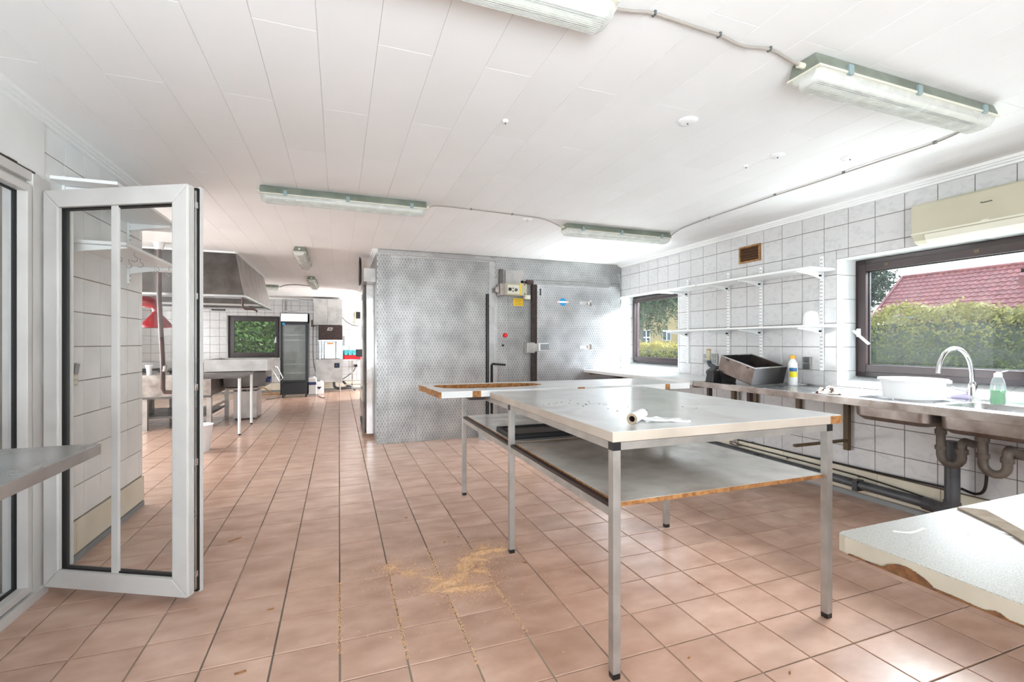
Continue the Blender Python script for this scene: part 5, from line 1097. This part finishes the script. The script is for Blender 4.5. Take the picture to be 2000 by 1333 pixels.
# ---- prep table fixed to the stove
kt = root('prep_table', (-1.5, 7.7, 0), 'steel prep table with two slim white legs in the passage', 'table')
MB().prism([(-1.90, 7.14), (-1.235, 7.14), (-1.235, 8.24), (-1.72, 8.24), (-1.72, 7.90), (-1.90, 7.90)], .775, .80).obj('tabletop', 'steel_dark', kt, bevel=.003)
for (x, y) in ((-1.263, 7.228), (-1.264, 8.154)):
    lg = MB().tube([(x, y, .02), (x, y, .775)], .019, 12).obj('leg', 'white_enamel', kt, smooth=True); MB().lathe((x, y, 0), [(.016, 0), (.016, .022)], 10).obj('foot', 'black', lg)
# ---- bratt pan
bp_ = root('tilting_pan', (-1.6, 8.9, 0), 'square steel tilting frying pan on pedestal left of the far fridge', 'frying pan')
MB().box((-1.60, 8.67, .02), (-1.27, 9.2, .46), .004).obj('pedestal', 'steel_matt', bp_)
MB().box((-1.58, 8.69, 0), (-1.29, 9.18, .025)).obj('plinth', 'black', bp_)
MB().box((-1.72, 8.55, .54), (-1.12, 9.3, .78), .006).obj('lower_body', 'steel_dark', bp_)
b = MB(); [b.tube([(x, 8.75, .45), (x, 8.75, .55)], .02, 8) for x in (-1.6, -1.5, -1.42, -1.32)]; b.box((-1.70, 8.6, .49), (-1.25, 9.2, .52)); b.obj('burner_pipes', 'steel_dirty', bp_)
pn = MB(); X0, X1, Y0, Y1 = -1.96, -1.08, 8.45, 9.4
pn.prism([(X0, Y0), (X1, Y0), (X1, Y1), (X0, Y1)], .80, .985, holes=[[(X0 + .05, Y0 + .05), (X1 - .05, Y0 + .05), (X1 - .05, Y1 - .05), (X0 + .05, Y1 - .05)]]); pn.obj('pan_wall', 'steel_matt', bp_)
MB().box((X0 + .02, Y0 + .02, .80), (X1 - .02, Y1 - .02, .83)).obj('pan_floor', 'steel_dark', bp_)
MB().tube([(-1.10, 8.6, .80), (-1.02, 8.6, .79), (-.93, 8.6, .62), (-.93, 9.2, .62), (-1.02, 9.2, .82), (-1.10, 9.2, .83)], .012, 8).obj('handle_loop', 'chrome', bp_, smooth=True)
MB().box((-1.12, 8.62, .60), (-1.06, 8.70, .66), .004).box((-1.12, 8.8, .62), (-1.07, 8.88, .68), .004).obj('knob', 'navy', bp_)
bk2 = root('white_bucket', (-1.62, 6.2, 0), 'white plastic bucket on floor just right of the door edge', 'bucket')
MB().lathe((-1.52, 6.30, 0), [(.11, 0), (.125, .05), (.15, .30), (.155, .31), (.148, .31)], 24, cap1=False).obj('bucket_wall', 'white', bk2, smooth=True)
bs2 = root('white_basin', (-1.62, 4.8, 0), 'white washbasin rim showing past the end of left wall', 'washbasin')
MB().lathe((-1.82, 4.62, .62), [(.08, 0), (.16, .04), (.215, .11), (.225, .13), (.205, .13), (.14, .05)], 24).obj('basin', 'white', bs2, smooth=True)
MB().box((-1.86, 4.365, .60), (-1.78, 4.5, .74)).obj('basin_mount', 'white', bs2)
MB().tube([(-1.82, 4.62, .62), (-1.82, 4.62, .45), (-1.72, 4.62, .40), (-1.62, 4.60, .46), (-1.58, 4.58, .54)], .014, 8).obj('drain_hose', 'white', bs2, smooth=True)

# ================================================================ SAWDUST
def pile(c, ang, rx, ry, h, seed):
    rs = np.random.default_rng(seed); b = MB(); n = 16; vs = []; ph = rs.uniform(0, 6, 4)
    for i in range(n + 1):
        for j in range(n + 1):
            u, v = i / n * 2 - 1, j / n * 2 - 1; rr = math.hypot(u, v); e = max(0, 1 - rr * rr)
            z = h * e * (.6 + .3 * math.sin(6 * u + ph[0]) * math.sin(7 * v + ph[1]) + rs.uniform(-.45, .45)) - .0022
            x, y = u * rx * (1 + .2 * math.sin(4 * v + ph[2])), v * ry * (1 + .2 * math.sin(5 * u + ph[3]))
            vs.append((c[0] + x * math.cos(ang) - y * math.sin(ang), c[1] + x * math.sin(ang) + y * math.cos(ang), z))
    return vs, [(i * (n + 1) + j, (i + 1) * (n + 1) + j, (i + 1) * (n + 1) + j + 1, i * (n + 1) + j + 1) for i in range(n) for j in range(n)]
b = MB()
heaps = [((.60, 2.44), .5, .08, .045, .012), ((.54, 2.40), .1, .07, .035, .014), ((.66, 2.55), 1.0, .09, .05, .013), ((.70, 2.63), .6, .07, .04, .012), ((.80, 2.68), .1, .09, .03, .015), ((.90, 2.68), -.1, .06, .02, .012),
         ((.56, 2.33), .0, .09, .03, .010), ((.62, 2.32), .2, .06, .025, .012), ((.76, 2.60), -.5, .06, .02, .010), ((.48, 2.47), -.6, .12, .02, .005), ((.36, 2.58), -.55, .12, .012, .006), ((.27, 2.68), -.6, .08, .010, .006), ((.82, 2.73), .2, .03, .02, .010), ((.72, 2.47), -.4, .05, .018, .008),
         ((.68, 2.30), .1, .07, .015, .008), ((.45, 2.37), .2, .07, .03, .004)]
for i, (c, a, rx, ry, h) in enumerate(heaps): b.add(*pile(c, a, rx, ry, h, i))
for i in range(8500):
    k = rng.choice(len(heaps)); c = heaps[k][0]; s = .02 + .07 * rng.random() ** 2 + (.22 if rng.random() < .18 else 0)
    x, y = c[0] + rng.normal(0, s), c[1] + rng.normal(0, s); q = rng.uniform(.0012, .004); a = rng.uniform(0, 3)
    p = [(x + q * math.cos(a + t), y + q * math.sin(a + t), .0008) for t in (0, 2.1, 4.2)]; b.add(p + [(x, y, .001 + q * .8)], [(0, 1, 3), (1, 2, 3), (2, 0, 3)])
for gx, gy, ux, uy, L_ in [(.254 + .2507 * k, 0, 0, 1, 1.0) for k in range(-1, 3)]:      # dust swept into the joints
    for i in range(700):
        x = gx + rng.normal(0, .006); y = rng.uniform(1.75, 2.85) ; q = rng.uniform(.0015, .004); a = rng.uniform(0, 3)
        if abs(y - 2.3) > .5 * (1.1 - abs(gx - .5)): continue
        p = [(x + q * math.cos(a + t), y + q * math.sin(a + t), .0006) for t in (0, 2.1, 4.2)]; b.add(p + [(x, y, .001 + q * .6)], [(0, 1, 3), (1, 2, 3), (2, 0, 3)])
b.obj('sawdust', 'sawdust', None, 'pale orange sawdust heap scattered over the terracotta floor by table leg', 'sawdust', kind='stuff')
b = MB()
for (x, y, a, l) in ((.99, 2.47, -.9, .03), (.0, 1.5, .4, .03), (-.35, 2.02, .2, .04), (-.9, 2.1, 1.0, .03), (-.62, 3.4, .7, .08), (.62, 2.9, .3, .012), (.72, 2.95, .3, .01), (1.3, 1.5, .3, .012), (1.75, 1.95, 0, .01), (.45, 3.4, 0, .02), (1.6, 1.3, .8, .012), (-.3, 2.45, .2, .03)):
    b.obox((x, y, .003), (l, .005, .004), a)
b.obj('floor_scraps', 'chip', None, 'small wood splinters lying loose on the tiled floor', 'splinters', kind='stuff')

# ================================================================ OUTSIDE
g_ = MB(); g_.box((XR + .35, -30, -.3), (60, 80, -.15)); g_.box((-40, YF + .4, -.3), (XR + .35, 80, -.15)); g_.obj('ground', 'grass', kind='structure')
def leaves(n, pts_fn, size, squash=1.):
    P = pts_fn(n); N = len(P); s = size * rng.uniform(.6, 1.3, (N, 1))
    a = rng.normal(size=(N, 3)); a /= np.linalg.norm(a, axis=1, keepdims=True); c = rng.normal(size=(N, 3)); bb = np.cross(a, c); bb /= np.linalg.norm(bb, axis=1, keepdims=True)
    v = np.stack([P - a * s, P + bb * s * .45, P + a * s, P - bb * s * .45], 1).reshape(-1, 3); v[:, 2] *= 1
    me = bpy.data.meshes.new('leaves'); me.vertices.add(4 * N); me.vertices.foreach_set('co', v.ravel().astype(np.float32))
    me.loops.add(4 * N); me.polygons.add(N); me.polygons.foreach_set('loop_start', np.arange(0, 4 * N, 4, dtype=np.int32)); me.loops.foreach_set('vertex_index', np.arange(4 * N, dtype=np.int32)); me.update(calc_edges=True); me.validate(); return me
def boxcloud(x0, x1, y0, y1, z0, z1, jag=.1):
    def f(n):
        P = np.empty((n, 3)); P[:, 0] = rng.uniform(x0, x1, n); P[:, 1] = rng.uniform(y0, y1, n); P[:, 2] = z0 + (z1 - z0) * rng.random(n)
        face = rng.random(n) < .6; P[face, 0] = x0 + np.abs(rng.normal(0, .07, face.sum()))
        tp_ = rng.random(n) < .3; P[tp_, 2] = z1 + rng.normal(0, jag * .5, tp_.sum()) + jag * np.sin(P[tp_, 1] * 5.1) * np.sin(P[tp_, 1] * 2.3)
        P[:, 0] += .05 * np.sin(P[:, 1] * 9) * np.sin(P[:, 2] * 8); return P
    return f
def hedge(name, x0, x1, y0, y1, z1, mat, n, size, label):
    r = root(name, ((x0 + x1) / 2, (y0 + y1) / 2, -.15), label, 'hedge', kind=None)
    me = leaves(n, boxcloud(x0, x1, y0, y1, -.1, z1), size); me.materials.append(M[mat]); L = org(r)
    o = link('foliage', me, r, (-L.x, -L.y, -L.z)); o['kind'] = 'stuff'
    MB().box((x0 + .14, y0, -.15), (x1 - .1, y1, z1 - .14)).obj('hedge_core', 'fir', r); return r
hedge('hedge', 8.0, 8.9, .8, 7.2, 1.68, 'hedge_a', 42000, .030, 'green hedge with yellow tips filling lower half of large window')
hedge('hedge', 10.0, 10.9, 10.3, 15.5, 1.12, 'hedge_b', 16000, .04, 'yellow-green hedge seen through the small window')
def blob(c, rx, ry, rz):
    def f(n):
        d = rng.normal(size=(n, 3)); d /= np.linalg.norm(d, axis=1, keepdims=True); r = rng.random((n, 1)) ** .35
        r *= 1 + .18 * np.sin(d[:, :1] * 9 + c[0]) * np.sin(d[:, 2:3] * 11); return np.array(c) + d * r * np.array([rx, ry, rz])
    return f
def tree(name, base, h, blobs, mat, n, size, label):
    r = root(name, (base[0], base[1], -.15), label, 'tree')
    MB().tube([(base[0], base[1], -.15), (base[0] + .1, base[1], h * .5), (base[0], base[1] + .1, h * .8)], [.16, .11, .05], 8).obj('trunk', 'trunk', r, smooth=True)
    fs_ = [blob(*q) for q in blobs]
    def f(n): k = n // len(fs_); return np.concatenate([g(k) for g in fs_])
    me = leaves(n, f, size); me.materials.append(M[mat]); L = org(r); o = link('crown', me, r, (-L.x, -L.y, -L.z)); o['kind'] = 'stuff'; return r
tree('evergreen_tree', (31, 22.5), 6.5, [((31, 22.5, 3.6), 2.0, 2.6, 3.0), ((31.2, 20.6, 4.9), 1.4, 2.2, 1.5), ((30.5, 24, 3), 1.6, 2, 2.8)], 'fir', 22000, .11, 'dark evergreen tree behind left end of the red roof')
# drooping birch in the small window
r = root('drooping_birch', (17.2, 22.6, -.15), 'drooping birch tree hanging over the yellow house', 'tree')
MB().tube([(16.6, 23.3, -.15), (16.7, 23.2, 3), (17.0, 22.9, 7)], [.16, .12, .05], 8).obj('trunk', 'trunk', r, smooth=True)
def droop(n):
    m = 700; k = n // m; X = rng.uniform(15.2, 19.0, m); Y = 23.6 - (X - 15.4) * .25 + rng.normal(0, .7, m); L_ = 7.2 - rng.uniform(2.5, 5.9, m) * (.82 + .18 * np.sin(X * 4)) ; t = rng.random((m, k))
    z = 7.2 - (7.2 - L_[:, None]) * t ** .8; x = X[:, None] + .15 * np.sin(z * 3 + X[:, None] * 7) + rng.normal(0, .05, (m, k)); y = Y[:, None] + rng.normal(0, .07, (m, k))
    return np.stack([x.ravel(), y.ravel(), z.ravel()], 1)
me = leaves(90000, droop, .075); me.materials.append(M['birch']); L = org(r); o = link('crown', me, r, (-L.x, -L.y, -L.z)); o['kind'] = 'stuff'
tree('green_tree', (-3.4, 22.5), 4.5, [((-3.9, 22.0, 1.9), 2.2, 1.6, 2.4), ((-2.3, 22.6, 1.5), 1.6, 1.5, 2.1), ((-5.5, 22.6, 2.2), 1.7, 1.5, 2.5)], 'bush', 60000, .08, 'bushy green tree filling the window of far wall')
# red-roofed house
EX, EZ, RX_, RZ = 25.0, 2.48, 27.4, 4.62; YN, YFAR = 9.0, 15.75
hs = root('red_roof_house', (27.4, 11, -.15), 'low house with red tiled roof beyond the hedge', 'house')
MB().box((25.4, -2, -.15), (29.4, 15.4, 2.45)).obj('wall', 'brick', hs)
sv = Vector((RX_ - EX, 0, RZ - EZ)); sl_ = sv.length; su = sv.normalized(); sn = Vector((-su.z, 0, su.x))
MB().add([(EX, -2, EZ - .02), (RX_, -2, RZ - .02), (RX_, YFAR, RZ - .02), (EX, YFAR, EZ - .02), (RX_ * 2 - EX, -2, EZ - .02), (RX_ * 2 - EX, YFAR, EZ - .02)], [(0, 1, 2, 3), (1, 4, 5, 2), (0, 4, 1), (3, 2, 5), (0, 3, 5, 4)]).obj('roof_deck', 'brick', hs)
rows_ = 11; rh = sl_ / rows_; cw = .235
def wavy(w, h):
    vs = []; n = 6
    for k in range(n + 1):
        t = k / n; q = .022 * math.sin(2 * PI * t)
        for s_, lift in ((0, .045), (1, .008)): vs.append(Vector((0, (t - .5) * w, 0)) + su * (h * (s_ * 1.08 - .04)) + sn * (q + lift))
    for k in range(n + 1):
        t = k / n; q = .022 * math.sin(2 * PI * t); vs.append(Vector((0, (t - .5) * w, 0)) + su * (-.04 * h) + sn * (q + .0))
    fs = [(2 * k, 2 * k + 2, 2 * k + 3, 2 * k + 1) for k in range(n)] + [(2 * k, 2 * (n + 1) + k, 2 * (n + 1) + k + 1, 2 * k + 2) for k in range(n)]
    return vs, fs
wv_, wf_ = wavy(cw, rh); me = bpy.data.meshes.new('roof_tile'); me.from_pydata([v[:] for v in wv_], [], wf_); me.materials.append(M['roof'])
me.shade_smooth(); me.set_sharp_from_angle(angle=R(40)); restm = MB()
for i in range(rows_):
    for j in range(62):
        c = Vector((EX, YFAR - .05 - cw * (j + .5), EZ)) + su * (rh * i)
        if j < 27: link('roof_tile', me, hs, c - org(hs))
        else: restm.add([v + c for v in wv_], wf_)
restm.obj('roof_tile', 'roof', hs, kind='stuff')
MB().tube([(RX_, -2, RZ + .03), (RX_, YFAR, RZ + .03)], .09, 8).obj('ridge', 'roof', hs, smooth=True)
MB().bar((EX, YFAR + .03, EZ + .02), (RX_, YFAR + .03, RZ + .04), .12, .1).obj('verge', 'roof', hs)
MB().tube([(EX - .06, -2, EZ - .03), (EX - .06, YFAR, EZ - .03)], .08, 8).obj('gutter', 'gutter', hs, smooth=True)
MB().box((RX_ - 1.15, 10.6, 3.55), (RX_ - .95, 10.9, 3.95)).obj('roof_vent', 'roof', hs)
# yellow house
yh = root('yellow_house', (27, 37, -.15), 'ochre rendered house with white windows seen through small window', 'house')
ax_ = Vector((.82, -.57, 0)); nx = Vector((-.57, -.82, 0)); O = Vector((20.5, 41.5, -.15))
def YP(a, z, d=0): return O + ax_ * a + nx * d + Vector((0, 0, z))
def ybox(nm, a0, a1, z0, z1, d0, d1, mat, par): return MB().add([YP(a, z, d) for d in (d0, d1) for z in (z0, z1) for a in (a0, a1)], [(0, 2, 3, 1), (4, 5, 7, 6), (0, 1, 5, 4), (2, 6, 7, 3), (0, 4, 6, 2), (1, 3, 7, 5)]).obj(nm, mat, par)
ybox('wall', -1, 16, 0, 5.6, -6, 0, 'ochre', yh)
MB().add([YP(-1.5, 5.5, .5), YP(16.5, 5.5, .5), YP(16.5, 8, -3), YP(-1.5, 8, -3), YP(-1.5, 5.5, -6.5), YP(16.5, 5.5, -6.5)], [(0, 1, 2, 3), (3, 2, 5, 4), (0, 3, 4), (1, 5, 2), (0, 4, 5, 1)]).obj('roof', 'roof', yh)
for (a0, a1, z0, z1, nc, nr) in ((7.3, 8.35, .5, 2.6, 3, 3), (9.45, 10.2, 1.6, 2.6, 2, 1), (10.9, 11.6, 1.6, 2.6, 2, 1)):
    fo = ybox('window', a0, a1, z0, z1, 0, .08, 'white', yh)
    for i in range(nc):
        for j in range(nr):
            w_, h_ = (a1 - a0) / nc, (z1 - z0) / nr; ybox('pane', a0 + w_ * i + .05, a0 + w_ * (i + 1) - .05, z0 + h_ * j + .06, z0 + h_ * (j + 1) - .06, .08, .10, 'winglass', fo)
# parked car behind the far hedge
cr_ = root('parked_car', (15, 17.5, -.15), 'roof of a parked pale car just above the yellow hedge', 'car')
cdir = Vector((.8, -.6, 0)); cn_ = Vector((.6, .8, 0)); co_ = Vector((13.9, 18.3, -.15))
def carprism(pr, w0, w1, mat, nm): return MB().add([co_ + cdir * a + cn_ * w + Vector((0, 0, z)) for w in (w0, w1) for a, z in pr], [tuple(range(len(pr)))[::-1], tuple(range(len(pr), 2 * len(pr)))] + [(i, (i + 1) % len(pr), len(pr) + (i + 1) % len(pr), len(pr) + i) for i in range(len(pr))]).obj(nm, mat, cr_)
carprism([(0, .3), (4.1, .3), (4.15, .75), (3.3, .9), (.3, .95), (0, .8)], 0, 1.7, 'white', 'body'); carprism([(.5, .93), (3.3, .88), (2.7, 1.36), (1.0, 1.40)], .12, 1.58, 'winglass', 'glasshouse'); carprism([(1.0, 1.38), (2.7, 1.34), (2.6, 1.43), (1.2, 1.46)], .15, 1.55, 'white', 'roof')
for a in (.8, 3.3): MB().tube([co_ + cdir * a + cn_ * -.02 + Vector((0, 0, .3)), co_ + cdir * a + cn_ * .2 + Vector((0, 0, .3))], .31, 16).obj('wheel', 'rubber', cr_)
